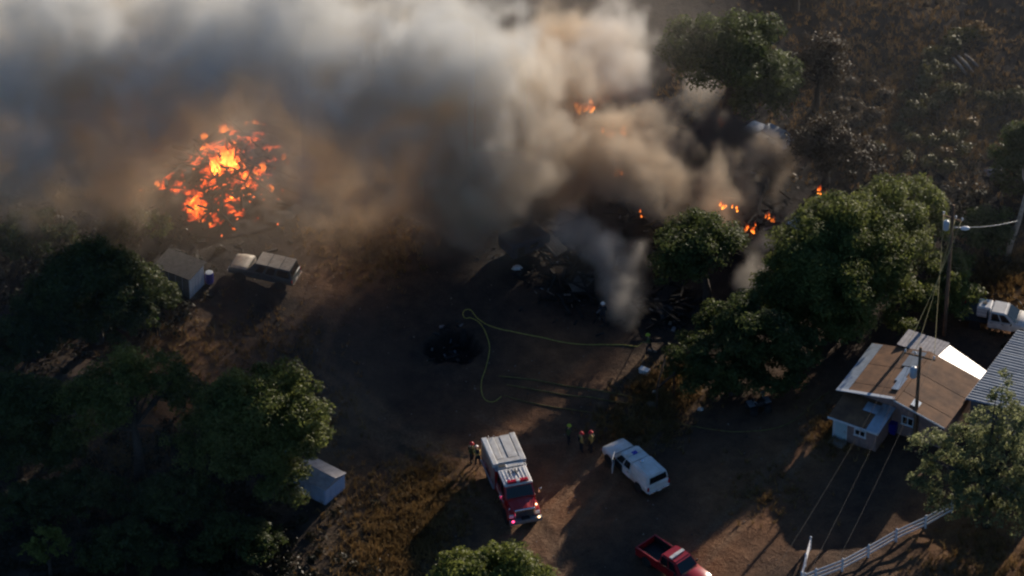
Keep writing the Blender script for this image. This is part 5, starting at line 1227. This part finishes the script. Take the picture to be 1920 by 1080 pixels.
def flame_mesh(seed):
    rng = random.Random(seed); bm = NB(); rings = []
    ph = rng.uniform(0, 6); n = 9; K = 8
    for i in range(K+1):
        t = i/K; r = .5*(math.sin(math.pi*min(1, (t*.82+.18)))**.8)*(1-t*.45) if i < K else .01
        cx = .16*math.sin(ph+t*3.2)*t+rng.uniform(-.04, .04); cy_ = .16*math.cos(ph*1.7+t*2.6)*t+rng.uniform(-.04, .04)
        rings.append([bm.verts.new((cx+r*rng.uniform(.65, 1.25)*math.cos(6.283*k/n), cy_+r*rng.uniform(.65, 1.25)*math.sin(6.283*k/n), t)) for k in range(n)])
    for i in range(K):
        for k in range(n): bm.faces.new((rings[i][k], rings[i][(k+1) % n], rings[i+1][(k+1) % n], rings[i+1][k])).smooth = True
    me = bpy.data.meshes.new('flame'); bm.to_mesh(me); bm.free(); me.materials.append(M['flame']); return me
FM = [flame_mesh(i) for i in range(8)]
frnd = random.Random(5)
def add_flame(parent, off, w_, h_, k=1.0):
    o = bpy.data.objects.new('flame', FM[frnd.randrange(8)]); link(o, parent); o.location = off; o.scale = (w_*frnd.uniform(.8, 1.2), w_*frnd.uniform(.8, 1.2), h_); o.rotation_euler = (frnd.uniform(-.25, .25), frnd.uniform(-.35, .1), frnd.uniform(0, 6.28)); o.color = (1, 1, 1, k); return o
def timber_mesh(seed):
    rng = random.Random(seed); bm = NB(); box(bm, (0, 0, 0), (1, .07+.05*rng.random(), .05+.05*rng.random()), .008)
    for v in bm.verts: v.co += Vector((0, rng.uniform(-.012, .012), rng.uniform(-.012, .012)))
    me = bpy.data.meshes.new('charred_timber'); bm.to_mesh(me); bm.free(); me.materials.append(M['char']); return me
TM = [timber_mesh(i) for i in range(4)]
# --- the great burning heap
hc = G(425, 345); heap = thing('burning_heap', 'great heap of collapsed burning timber, brightest fire in the picture', 'bonfire', hc)
def heap_h(x, y): return 1.5*math.exp(-((x-.2)/3.6)**2-((y)/3.6)**2)+.5*math.exp(-((x+4)/2)**2-((y+1)/2)**2)
rng = random.Random(9)
bm = NB(); gnx = 60; vv = []
for j in range(gnx+1):
    for i in range(gnx+1):
        x, y = -7+14*i/gnx, -7+14*j/gnx; r_ = math.hypot(x, y)
        edge = max(0, 1-r_/7.0); z = heap_h(x, y)*(.7+.6*float(vnoise(x*1.1+9, y*1.1, 4)))+(.35*float(vnoise(x*2.3, y*2.3, 8))-.06)*min(1, edge*3)-.12*(edge <= 0.02)
        wz = float(hz(hc.x+x, hc.y+y))-hc.z; vv.append(bm.verts.new((x, y, z+wz-.02)))
for j in range(gnx):
    for i in range(gnx):
        a = j*(gnx+1)+i; bm.faces.new((vv[a], vv[a+1], vv[a+gnx+2], vv[a+gnx+1])).smooth = True
am = obj('ash_mound', bm, 'glow', heap)
HEAT = [((u-425)/24.0, (345-v)/15.0, r_, k_) for u, v, r_, k_ in ((427, 340, 1.5, 1.0), (420, 305, 1.6, .95), (400, 290, 1.3, .8), (462, 345, 1.6, .9), (420, 245, .8, .9), (515, 307, .8, .85), (375, 398, 1.1, .9), (400, 375, 1.4, .7), (372, 320, 1.4, .8), (310, 358, .9, .65), (335, 370, 1.0, .6), (470, 240, 1.4, .6), (455, 275, 1.4, .7), (440, 395, 1.2, .55), (500, 285, 1.0, .6), (405, 420, .8, .6))]
at_ = am.data.attributes.new('pile_glow', 'FLOAT', 'POINT')
for v_ in am.data.vertices:
    at_.data[v_.index].value = .94*max(k_*math.exp(-((v_.co.x-x_)/r_)**2-((v_.co.y-y_)/(r_*1.2))**2) for x_, y_, r_, k_ in HEAT)
for i in range(110):
    x, y = rng.gauss(0, 2.4), rng.gauss(0, 2.6); o = bpy.data.objects.new('charred_timber', TM[rng.randrange(4)]); link(o, heap); o.location = (x, y, heap_h(x, y)+.1+rng.uniform(0, .35)); L_ = rng.uniform(.8, 3.0); o.scale = (L_, rng.uniform(1, 2.2), rng.uniform(1, 2.2)); o.rotation_euler = (rng.uniform(-.5, .5), rng.uniform(-.5, .5), rng.uniform(0, 6.28))
for (u, v, w_, h_, n, sp, k) in [(427, 338, .7, 2.0, 9, .5, 2.2), (422, 318, .7, 1.6, 6, .5, 1.6), (422, 305, .8, 1.2, 7, .8, 1), (405, 290, .8, 1.1, 5, .8, .9), (420, 242, .8, 1.0, 2, .2, 1.0), (460, 338, .8, .9, 6, .8, .9), (470, 350, .6, .6, 4, .8, .8), (515, 305, .6, .8, 2, .3, .9), (430, 350, .7, .9, 5, .5, 1),
        (373, 395, .7, .8, 4, .4, .95), (385, 405, .5, .5, 3, .4, .7), (400, 375, .5, .6, 4, .8, .7), (370, 335, .5, .7, 5, .8, .75), (375, 310, .5, .6, 3, .5, .7), (305, 355, .4, .8, 2, .2, .75), (335, 365, .5, .5, 4, .7, .5), (440, 275, .6, .6, 3, .5, .7), (465, 275, .45, .5, 4, .8, .6),
        (460, 230, .5, .7, 3, .6, .5), (488, 232, .5, .6, 3, .5, .5), (480, 255, .35, .4, 3, .5, .55), (395, 340, .5, .6, 4, .6, .75), (435, 428, .3, .5, 1, .1, .7), (265, 357, .35, .4, 2, .3, .4), (335, 385, .4, .5, 2, .3, .4), (440, 395, .4, .4, 4, .8, .5), (500, 280, .3, .35, 3, .5, .6), (405, 418, .35, .4, 3, .4, .5), (350, 345, .4, .5, 3, .6, .55), (450, 310, .6, .8, 4, .7, .85), (475, 365, .5, .3, 3, .5, .6)]:
    p = G(u, v)-hc
    for q in range(n):
        x, y = p.x+frnd.gauss(0, sp), p.y+frnd.gauss(0, sp*1.1)-.2; add_flame(heap, (x, y, heap_h(x, y)*.85-.05), w_*frnd.uniform(.5, 1.1), h_*frnd.uniform(.6, 1.5), k*frnd.uniform(.55, 1.1))
bm = NB()
for i in range(120):
    x, y = rng.gauss(0, 1.9), rng.gauss(0, 2.0); s_ = rng.uniform(.04, .13); box(bm, (x, y, heap_h(x, y)*1.0+.12+rng.uniform(0, .2)), (s_*rng.uniform(.6, 2.5), s_, s_*.6), rz=rng.uniform(0, 3))
e_ = obj('embers', bm, 'ember', heap); e_['kind'] = 'stuff'
# --- smaller fires
def fire(label, u, v, spec, up=0.0, timber=4):
    p = G(u, v); t = thing('fire', label, 'fire', (p.x, p.y, p.z+up))
    for (dx, dy, w_, h_, k) in spec:
        for q in range(4): add_flame(t, (dx+frnd.gauss(0, w_*.4), dy+frnd.gauss(0, w_*.5), -.05), w_*frnd.uniform(.25, .6), h_*frnd.uniform(.5, 1.5), k*frnd.uniform(.5, 1.1))
    for i in range(timber):
        o = bpy.data.objects.new('charred_timber', TM[i % 4]); link(o, t); o.location = (frnd.uniform(-.6, .6), frnd.uniform(-.4, .4), .08+frnd.uniform(0, .2)); o.scale = (frnd.uniform(.7, 1.6), 1.3, 1.3); o.rotation_euler = (frnd.uniform(-.3, .3), frnd.uniform(-.4, .4), frnd.uniform(0, 6.28))
fire('bright orange fire beneath the bare smoking branches at the smoke top edge', 1150, 332, [(0, 0, .9, .9, 1), (.5, .1, .7, .7, .9), (-.5, 0, .7, .8, .95), (.2, -.3, .6, .5, .8), (-.2, .3, .6, .6, .8)], timber=8, up=4.4)
fire('faint red fire veiled by brown smoke beside the bare branches', 1100, 290, [(0, 0, .9, 1.0, .8), (.5, .1, .7, .8, .7), (-.4, .2, .7, .7, .7)], up=4.4)
fire('red flame at the foot of the spreading oak', 1352, 240, [(0, 0, .45, .8, .7), (.1, .1, .3, .5, .6)])
fire('small round red flame in the black smoke below the spreading oak', 1341, 268, [(0, 0, .5, .6, .8), (.2, 0, .3, .4, .6)])
fire('faint red glow deep in the brown smoke bank', 1157, 325, [(0, 0, .5, .6, .8), (.2, 0, .4, .4, .6)])
fire('red flame low at the bottom edge of the brown smoke', 1213, 408, [(-.3, .1, .45, .5, .65), (.1, 0, .4, .5, .6), (.4, -.2, .35, .4, .6)])
fire('dull red flame at the crown edge of the smoke-wrapped oak', 1258, 436, [(0, 0, .4, .6, .5), (.2, 0, .3, .4, .45)])
fire('orange flames licking the side of the burning car wreck', 1409, 368, [(0, -.6, .6, .4, .9), (.4, -.6, .5, .4, .85), (-.3, -.4, .4, .7, .6)])
fire('red flame at the tip of the pale metal shed roof', 1536, 388, [(0, 0, .4, .9, .8), (.2, 0, .3, .5, .7)], up=1.2)
fire('dull red flame between the burning wreck and the metal shed', 1440, 412, [(0, 0, .45, .6, .45), (.3, 0, .35, .5, .4)])
fire('orange-red flame behind the smoke-wrapped oak', 1406, 432, [(0, 0, .5, .6, .8), (.4, 0, .4, .5, .7), (-.2, .1, .3, .4, .6)])
fire('pair of red flames seen through the smoke-wrapped oak', 1364, 452, [(-.35, 0, .35, .6, .8), (.55, 0, .35, .5, .7)], up=3.2, timber=0)
fire('single pinkish flame low in the smoke-wrapped oak crown', 1359, 480, [(0, 0, .35, .6, .8)], up=2.6, timber=0)
# bare smoking branches over the bright fire
p = G(1147, 334); o = thing('burnt_tree', 'bare burnt branches over the bright orange fire', 'dead tree', p)
bm = NB(); r2 = random.Random(3)
tube(bm, [(0, 0, -.2), (.1, 0, 2.6), (-.1, .1, 5.4)], [.2, .15, .08], 8); obj('trunk', bm, 'char', o)
bm = NB()
for k in range(16):
    a = Vector((0, 0, r2.uniform(2.4, 5.2))); b = a+Vector((r2.uniform(-2.2, 2.2), r2.uniform(-1, 1), r2.uniform(.3, 1.6))); tube(bm, [a, a.lerp(b, .5)+Vector((0, 0, .3)), b], [.07, .05, .02], 5)
obj('branch', bm, 'greywood', o)
def rubble(label, u, v, n, sx_, sy_, hh, seed):
    r4 = random.Random(seed); t = thing('burnt_wreckage', label, 'wreckage', G(u, v)); b0 = G(u, v)
    for i in range(n):
        x, y = r4.gauss(0, sx_), r4.gauss(0, sy_); o = bpy.data.objects.new('charred_timber', TM[r4.randrange(4)]); link(o, t)
        o.location = (x, y, float(hz(b0.x+x, b0.y+y))-b0.z+.1+r4.uniform(0, hh)*math.exp(-(x/sx_)**2*.5)); o.scale = (r4.uniform(.6, 2.6), r4.uniform(1, 2.2), r4.uniform(1, 2)); o.rotation_euler = (r4.uniform(-.4, .4), r4.uniform(-.55, .55), r4.uniform(0, 6.28))
    for i in range(5):
        x, y = r4.gauss(0, sx_), r4.gauss(0, sy_); o = obj('twisted_sheet', corrugated(NB(), Vector((-.5, -.7, 0)), (1, 0, r4.uniform(-.3, .3)), (r4.uniform(-.2, .2), 1, r4.uniform(-.4, .4)), r4.uniform(.6, 1.2), r4.uniform(.8, 1.8), .2, .02), r4.choice(('oldroof', 'ash', 'char')), t, False, (x, y, .45)); o.rotation_euler = (0, 0, r4.uniform(0, 6))
rubble('tangled burnt wreckage at the lower edge of the brown smoke', 1160, 440, 46, 2.4, 1.8, .9, 51)
rubble('tangled burnt wreckage inside the black smoke', 1285, 290, 46, 2.4, 2.4, 1.0, 52)
rubble('tangled burnt wreckage at the foot of the pale smoke column', 1085, 535, 44, 1.7, 1.3, .6, 53)
rubble('tangled burnt wreckage left of the smoke-wrapped oak trunk', 1240, 575, 44, 1.6, 1.2, .6, 54)
rubble('tangled burnt wreckage around the burning car', 1385, 400, 40, 1.8, 1.6, .8, 55)
# low debris on the burnt ground
bm = NB(); r3 = random.Random(4)
for (u, v, sp, n) in [(1280, 300, 5, 90), (1180, 420, 5, 110), (1080, 520, 3.5, 110), (1250, 560, 3, 110), (1400, 300, 4, 70), (1130, 590, 2, 40), (520, 400, 4, 30), (300, 420, 4, 30), (1480, 470, 2, 20), (1060, 450, 3, 70), (1340, 420, 5, 90), (1210, 490, 3, 70), (850, 650, 1.6, 40), (1000, 480, 3, 50)]:
    p = G(u, v)
    for i in range(n):
        x, y = p.x+r3.gauss(0, sp*.5), p.y+r3.gauss(0, sp*.6); s_ = r3.uniform(.06, .30)
        box(bm, (x, y, float(hz(x, y))+s_*.2), (s_*r3.uniform(.6, 3.6), s_*r3.uniform(.3, 1), s_*r3.uniform(.2, .7)), mi=r3.choice((0, 0, 0, 0, 0, 1, 1, 1, 2, 3)), rot=Matrix.Rotation(r3.uniform(0, 6), 4, 'Z') @ Matrix.Rotation(r3.uniform(-.5, .5), 4, 'X'))
tag(obj('debris', bm, ['char', 'ash', 'grey', 'greywood']), 'charred rubbish strewn over the burnt ground', 'debris', kind='stuff')
bm = NB()
for i in range(420):
    u_, v_ = r3.uniform(400, 1500), r3.uniform(420, 1080); p = G(u_, v_); s_ = r3.uniform(.03, .10)
    box(bm, (p.x, p.y, p.z+s_*.15), (s_*r3.uniform(.8, 1.8), s_, s_*.7), rz=r3.uniform(0, 6), mi=r3.choice((0, 0, 1)))
tag(obj('gravel', bm, ['rock', 'bark']), 'small stones and litter scattered over the dirt yard', 'gravel', kind='stuff')
def sheet(label, u, v, rz_, w_, l_, tilt, m):
    o = obj('metal_sheet', corrugated(NB(), Vector((-w_/2, -l_/2, 0)), (1, 0, .03), (0, 1, tilt), w_, l_, .2, .02), m, None, False, G(u, v)+Vector((0, 0, .12+l_*abs(tilt)/2))); o.rotation_euler = (0, 0, rz_); tag(o, label, 'metal sheet')
sheet('bent grey metal sheet below the brown smoke beside the burnt trailer', 1035, 470, .7, 1.2, 2.2, .25, 'oldroof')
sheet('pale metal sheet half buried in rubble at the foot of the smoke column', 1090, 548, 1.9, 1.0, 1.8, .2, 'oldroof')
sheet('dark metal sheet in the rubble below the smoke-wrapped oak', 1245, 585, .3, 1.1, 2.0, .18, 'oldroof')
sheet('twisted grey sheet between the black smoke and the burning wreck', 1330, 330, 2.4, 1.2, 2.4, .4, 'oldroof')
for i, (u, v, L_, az, lb) in enumerate(((1215, 560, 3.0, .6, 'long charred beam across the rubble left of the smoke-wrapped oak'), (1265, 600, 2.4, 2.2, 'short charred beam in the rubble nearest the bushy oak'), (1075, 500, 2.8, 1.2, 'charred beam tilted in the rubble by the burnt trailer'), (1230, 335, 3.4, 2.6, 'charred beam lying under the black smoke'))):
    o = bpy.data.objects.new('charred_beam', TM[i % 4]); link(o); o.location = G(u, v)+Vector((0, 0, .3)); o.scale = (L_, 2.4, 2.4); o.rotation_euler = (0, -.12, az); tag(o, lb, 'beam', kind='thing')

# ------------------------------------------------------------------ smoke: fog volumes
def smoke_volume(name, blobs, lo, hi, res, material, noise_scale, warp, erode, label, seed=0.0, veil=None, cap=None):
    ng = bpy.data.node_groups.new(name, 'GeometryNodeTree')
    ng.interface.new_socket('Geometry', in_out='OUTPUT', socket_type='NodeSocketGeometry')
    N = ng.nodes; L = ng.links
    def V(op, a, b=None, c=None):
        n = N.new('ShaderNodeVectorMath'); n.operation = op
        for i, x in enumerate((a, b, c)):
            if x is None: continue
            if hasattr(x, 'is_linked'): L.new(x, n.inputs[i])
            else: n.inputs[i].default_value = x
        return n.outputs['Value'] if op == 'LENGTH' else n.outputs['Vector']
    def F(op, a, b=None, c=None, clamp=False):
        n = N.new('ShaderNodeMath'); n.operation = op; n.use_clamp = clamp
        for i, x in enumerate((a, b, c)):
            if x is None: continue
            if hasattr(x, 'is_linked'): L.new(x, n.inputs[i])
            else: n.inputs[i].default_value = x
        return n.outputs[0]
    pos = N.new('GeometryNodeInputPosition').outputs[0]
    def noise(vec, scale, detail, out='Fac', rough=0.55):
        n = N.new('ShaderNodeTexNoise'); n.inputs['Scale'].default_value = scale; n.inputs['Detail'].default_value = detail; n.inputs['Roughness'].default_value = rough
        L.new(vec, n.inputs['Vector']); return n.outputs[0 if out == 'Fac' else 1]
    p0 = V('ADD', pos, (seed, seed*1.7, 0))
    w1 = V('MULTIPLY', V('SUBTRACT', noise(p0, noise_scale*0.55, 1.0, 'Color'), (0.5,)*3), (warp*2.0,)*3)
    w2 = V('MULTIPLY', V('SUBTRACT', noise(p0, noise_scale*1.9, 3.0, 'Color'), (0.5,)*3), (warp*1.1,)*3)
    wp = V('ADD', V('ADD', pos, w1), w2)
    dens = None
    for (c, r, sz, d) in blobs:
        q = V('MULTIPLY', V('SUBTRACT', wp, tuple(c)), (1.0/r, 1.0/r, 1.0/(r*sz)))
        f = F('MULTIPLY', F('SUBTRACT', 1.0, V('LENGTH', q), clamp=True), d)
        dens = f if dens is None else F('ADD', dens, f)
    dens = F('MINIMUM', F('MULTIPLY', dens, 0.8), 1.0)
    n1 = noise(p0, noise_scale, 5.0, rough=0.62)
    n2 = noise(V('ADD', p0, w1), noise_scale*2.6, 4.0, rough=0.6)
    e = F('ADD', F('MULTIPLY', F('SUBTRACT', n1, 0.5), erode), F('MULTIPLY', F('SUBTRACT', n2, 0.5), erode*0.95))
    # erode the soft blobs with noise, then harden the rim a little
    g = F('MULTIPLY_ADD', e, F('MINIMUM', F('MULTIPLY', dens, 6.0), 1.0), dens)
    g = F('MINIMUM', F('MULTIPLY', F('MAXIMUM', F('SUBTRACT', g, 0.08), 0.0), 1.7), 1.4)
    if veil:
        # thin drifting veil: a soft slab
        for (c, rad, d) in veil:
            q = V('MULTIPLY', V('SUBTRACT', wp, tuple(c)), tuple(1.0/k for k in rad))
            f = F('MULTIPLY', F('SUBTRACT', 1.0, V('LENGTH', q), clamp=True), d)
            g = F('ADD', g, F('MULTIPLY', f, F('MULTIPLY', n1, 2.0)))
    if cap: g = F('MINIMUM', g, cap)
    cube = N.new('GeometryNodeVolumeCube')
    L.new(g, cube.inputs['Density'])
    cube.inputs['Min'].default_value = lo; cube.inputs['Max'].default_value = hi
    for i, k in enumerate('XYZ'): cube.inputs['Resolution '+k].default_value = res[i]
    sm = N.new('GeometryNodeSetMaterial'); sm.inputs['Material'].default_value = material
    out = N.new('NodeGroupOutput')
    L.new(cube.outputs[0], sm.inputs['Geometry']); L.new(sm.outputs[0], out.inputs[0])
    me = bpy.data.meshes.new(name); me.materials.append(material)
    o = bpy.data.objects.new(name, me); link(o)
    md = o.modifiers.new('fog', 'NODES'); md.node_group = ng
    return tag(o, label, 'smoke', kind='stuff')
def smoke_mat(name, dens, stops, aniso=0.2, zlo=0, zhi=20):
    """albedo: brown where the smoke is fresh and low, grey where it has risen"""
    m = bpy.data.materials.new(name); m.use_nodes = True; nt = m.node_tree; nt.nodes.clear()
    out = nt.nodes.new('ShaderNodeOutputMaterial'); pv = nt.nodes.new('ShaderNodeVolumePrincipled')
    pv.inputs['Density'].default_value = dens; pv.inputs['Anisotropy'].default_value = aniso
    pv.inputs['Density Attribute'].default_value = 'density'
    geo = nt.nodes.new('ShaderNodeNewGeometry'); sx = nt.nodes.new('ShaderNodeSeparateXYZ'); nt.links.new(geo.outputs['Position'], sx.inputs[0])
    mr = nt.nodes.new('ShaderNodeMapRange'); mr.inputs[1].default_value = zlo; mr.inputs[2].default_value = zhi; nt.links.new(sx.outputs['Z'], mr.inputs[0])
    cr = nt.nodes.new('ShaderNodeValToRGB')
    while len(cr.color_ramp.elements) < len(stops): cr.color_ramp.elements.new(0.5)
    for e, (p, c) in zip(cr.color_ramp.elements, stops): e.position = p; e.color = (*c, 1)
    nt.links.new(mr.outputs[0], cr.inputs['Fac']); nt.links.new(cr.outputs[0], pv.inputs['Color'])
    nt.links.new(pv.outputs[0], out.inputs['Volume'])
    return m
MAIN = [  # u, v, height, radius, vertical stretch, density
    (40, 40, 15, 10, .8, .55), (190, 90, 15, 10, .8, .55), (330, 110, 15, 9, .8, .6), (110, 200, 12, 8, .8, .45), (20, 290, 10, 7, .8, .4), (450, 60, 16, 9, .8, .6), (560, 140, 14, 8.5, .85, .5), (640, 40, 17, 8, .8, .6),
    (770, 90, 15, 8, .85, .6), (690, 200, 12, 7.5, .9, .55), (840, 170, 12, 7, .9, .7), (900, 70, 16, 6.5, .9, .6), (640, 290, 9, 6, .9, .5), (760, 300, 8, 6, .9, .6), (870, 270, 9, 6, .9, 1.0), (960, 220, 9, 5.5, .9, 1.0),
    (970, 130, 12, 5, .9, .8), (1050, 180, 9, 4.8, .9, 1.1), (980, 310, 7, 4.8, .9, 1.0), (690, 380, 5, 4, .8, .5), (800, 370, 5, 4, .8, .7), (900, 350, 6, 4.5, .8, .9), (580, 340, 6, 4, .8, .4),
    (1100, 180, 8, 3.5, .9, 1.1), (250, 210, 11, 7, .8, .4), (90, 320, 6, 6, .7, .32), (200, 350, 5, 5, .6, .22), (230, 290, 8, 6, .8, .3), (20, 380, 5, 5, .7, .3), (400, 190, 11, 6, .8, .4), (530, 240, 10, 6, .8, .35),
    (1125, 305, 5.4, 3.8, .95, 1.1), (1195, 280, 5.4, 2.9, 1.0, 1.3), (1070, 350, 4.5, 3.2, .9, 1.0), (1170, 350, 4.5, 3.4, .9, 1.1), (1060, 280, 7, 4, .9, 1.0),
    (1270, 370, 3.5, 2.5, .9, 1.3), (1340, 360, 3.6, 2.8, .95, 1.4), (1390, 340, 3.2, 2.2, .9, 1.4), (1430, 295, 3.2, 2.2, .9, 1.2), (1462, 312, 2.6, 1.7, .9, 1.2), (1492, 342, 1.8, 1.3, .9, 1.0),
    (1010, 365, 4.5, 3.2, .9, .8), (950, 385, 3.6, 2.6, .8, .6), (840, 400, 3.4, 2.6, .8, .5), (740, 395, 3.6, 3.0, .7, .45), (640, 385, 4, 3.2, .7, .4), (1235, 330, 4.6, 2.4, 1.0, .9), (1220, 390, 3.2, 2.2, .9, .8),
    (900, 400, 3.2, 2.4, 1.0, .9), (905, 440, 2.4, 2.1, 1.0, .9), (985, 420, 2.8, 2.2, .9, .5), (880, 425, 2.8, 2.2, 1.0, .7)]
WHITE = [(1150, 95, 8, 3.8, 1.0, 1.3), (1190, 140, 7, 3.0, 1.0, 1.5), (1105, 125, 8.5, 3.8, .9, 1.0), (1175, 175, 6, 2.5, 1.0, 1.1), (1140, 60, 9, 2.5, 1.0, .8),
    (1080, 455, 2.8, 3.0, .9, .8), (1140, 505, 2.4, 2.6, 1.0, 1.1), (1160, 555, 1.6, 2.6, 1.0, 1.3), (1115, 475, 3, 2.6, 1.0, 1.0), (1190, 510, 2.2, 2.2, 1.0, .9), (880, 420, 2.6, 2.2, 1.0, .8), (920, 400, 3.2, 2.2, 1.0, .7), (1400, 520, 1.6, 2.4, .9, 1.0), (1415, 470, 2, 1.6, .9, .6),
    (1290, 185, 2.6, 2.6, .9, .9), (1320, 215, 1.8, 2.0, .8, .7)]
DARK = [(1295, 285, 3.2, 3.4, .9, 1.0), (1360, 250, 3.4, 3.0, .9, 1.0), (1400, 255, 3.0, 2.2, .9, 1.0), (1270, 320, 2.6, 2.4, .9, 1.0), (1330, 310, 3, 2.6, .9, .9), (1500, 365, 1.3, 1.1, .9, .8),
        (1110, 415, 2.2, 2.6, .7, .7), (1180, 425, 2, 2.4, .7, .7), (1240, 215, 3, 2.6, .7, .6), (1010, 420, 2.2, 2.6, .7, .5), (1460, 430, 2, 2.2, .8, .6)]
def mkblobs(T):
    out = []
    for (u, v, z, r, sz, d) in T:
        p = at(u, v, z+float(hz(*at(u, v, z).xy)) if True else z); out.append((p, r, sz, d))
    return out
BACK_SHADE = [(1080, 125, 6.3, 5.0, .9, 1.0), (1000, 150, 5.5, 5.0, .9, .9), (1130, 130, 6, 4.0, .9, .9), (1060, 60, 7, 4.5, .8, .5)]  # unseen smoke behind the plume, added to shade the yard
veil = [(at(330, 250, 6), (18, 15, 9), 0.07), (at(60, 330, 5), (12, 12, 8), 0.07), (at(1130, 30, 10), (12, 12, 8), 0.03), (at(650, 420, 4), (14, 8, 5), 0.05), (at(800, 400, 3.5), (13, 7, 4), 0.12), (at(1080, 440, 3), (8, 6, 3.5), 0.10)]
sm_main = smoke_mat('smoke_brown_to_grey', 0.52, [(0.0, (0.66, 0.52, 0.38)), (0.40, (0.85, 0.715, 0.55)), (0.75, (0.87, 0.815, 0.73)), (1.0, (0.85, 0.855, 0.84))], 0.0, 0, 17)
sm_dark = smoke_mat('black_smoke', 0.9, [(0.0, (0.10, 0.09, 0.10)), (1.0, (0.16, 0.14, 0.14))], 0.1, 0, 8)
smoke_volume('smoke', mkblobs(MAIN+BACK_SHADE), (-62, -12, -0.5), (29, 58, 30), (240, 185, 78), sm_main, 0.17, 4.2, 1.9, 'thick brown and grey smoke rolling off the fires', 3.0, veil)
smoke_volume('white_smoke', mkblobs(WHITE), (-9, -8, -0.4), (26, 36, 13), (110, 138, 42), smoke_mat('pale_smoke', 0.36, [(0.0, (0.80, 0.74, 0.65)), (0.5, (0.86, 0.82, 0.77)), (1.0, (0.90, 0.89, 0.87))], 0.2, 0, 12), 0.24, 3.0, 1.9, 'pale sunlit smoke puffs rising at the edges of the fire', 6.0)
smoke_volume('black_smoke', mkblobs(DARK), (-6, 2, -0.3), (26, 36, 10), (110, 118, 36), sm_dark, 0.28, 1.6, 0.9, 'black sooty smoke between the burning wrecks', 9.0)
smoke_volume('smoke_haze', [(at(1700, 20, 6), 40, .30, .5), (at(1500, 90, 5), 24, .35, .5)], (-2, -14, 0), (72, 64, 17), (48, 50, 20), smoke_mat('thin_haze', 0.5, [(0.0, (.84, .87, .92)), (1.0, (.9, .92, .95))], 0.1, 0, 10), 0.05, 2.0, 0.06, 'thin bluish smoke haze hanging over the brushy slope', 5.0, cap=0.003)
smoke_volume('smoke_haze', [(at(150, 650, 4), 30, .28, .5)], (-64, -44, 0), (2, 24, 11), (44, 46, 12), smoke_mat('thin_grey_haze', 0.5, [(0.0, (.80, .86, .88)), (1.0, (.82, .88, .9))], 0.0, 0, 10), 0.05, 2.0, 0.06, 'thin grey smoke haze drifting over the shaded oaks', 7.0, cap=0.004)
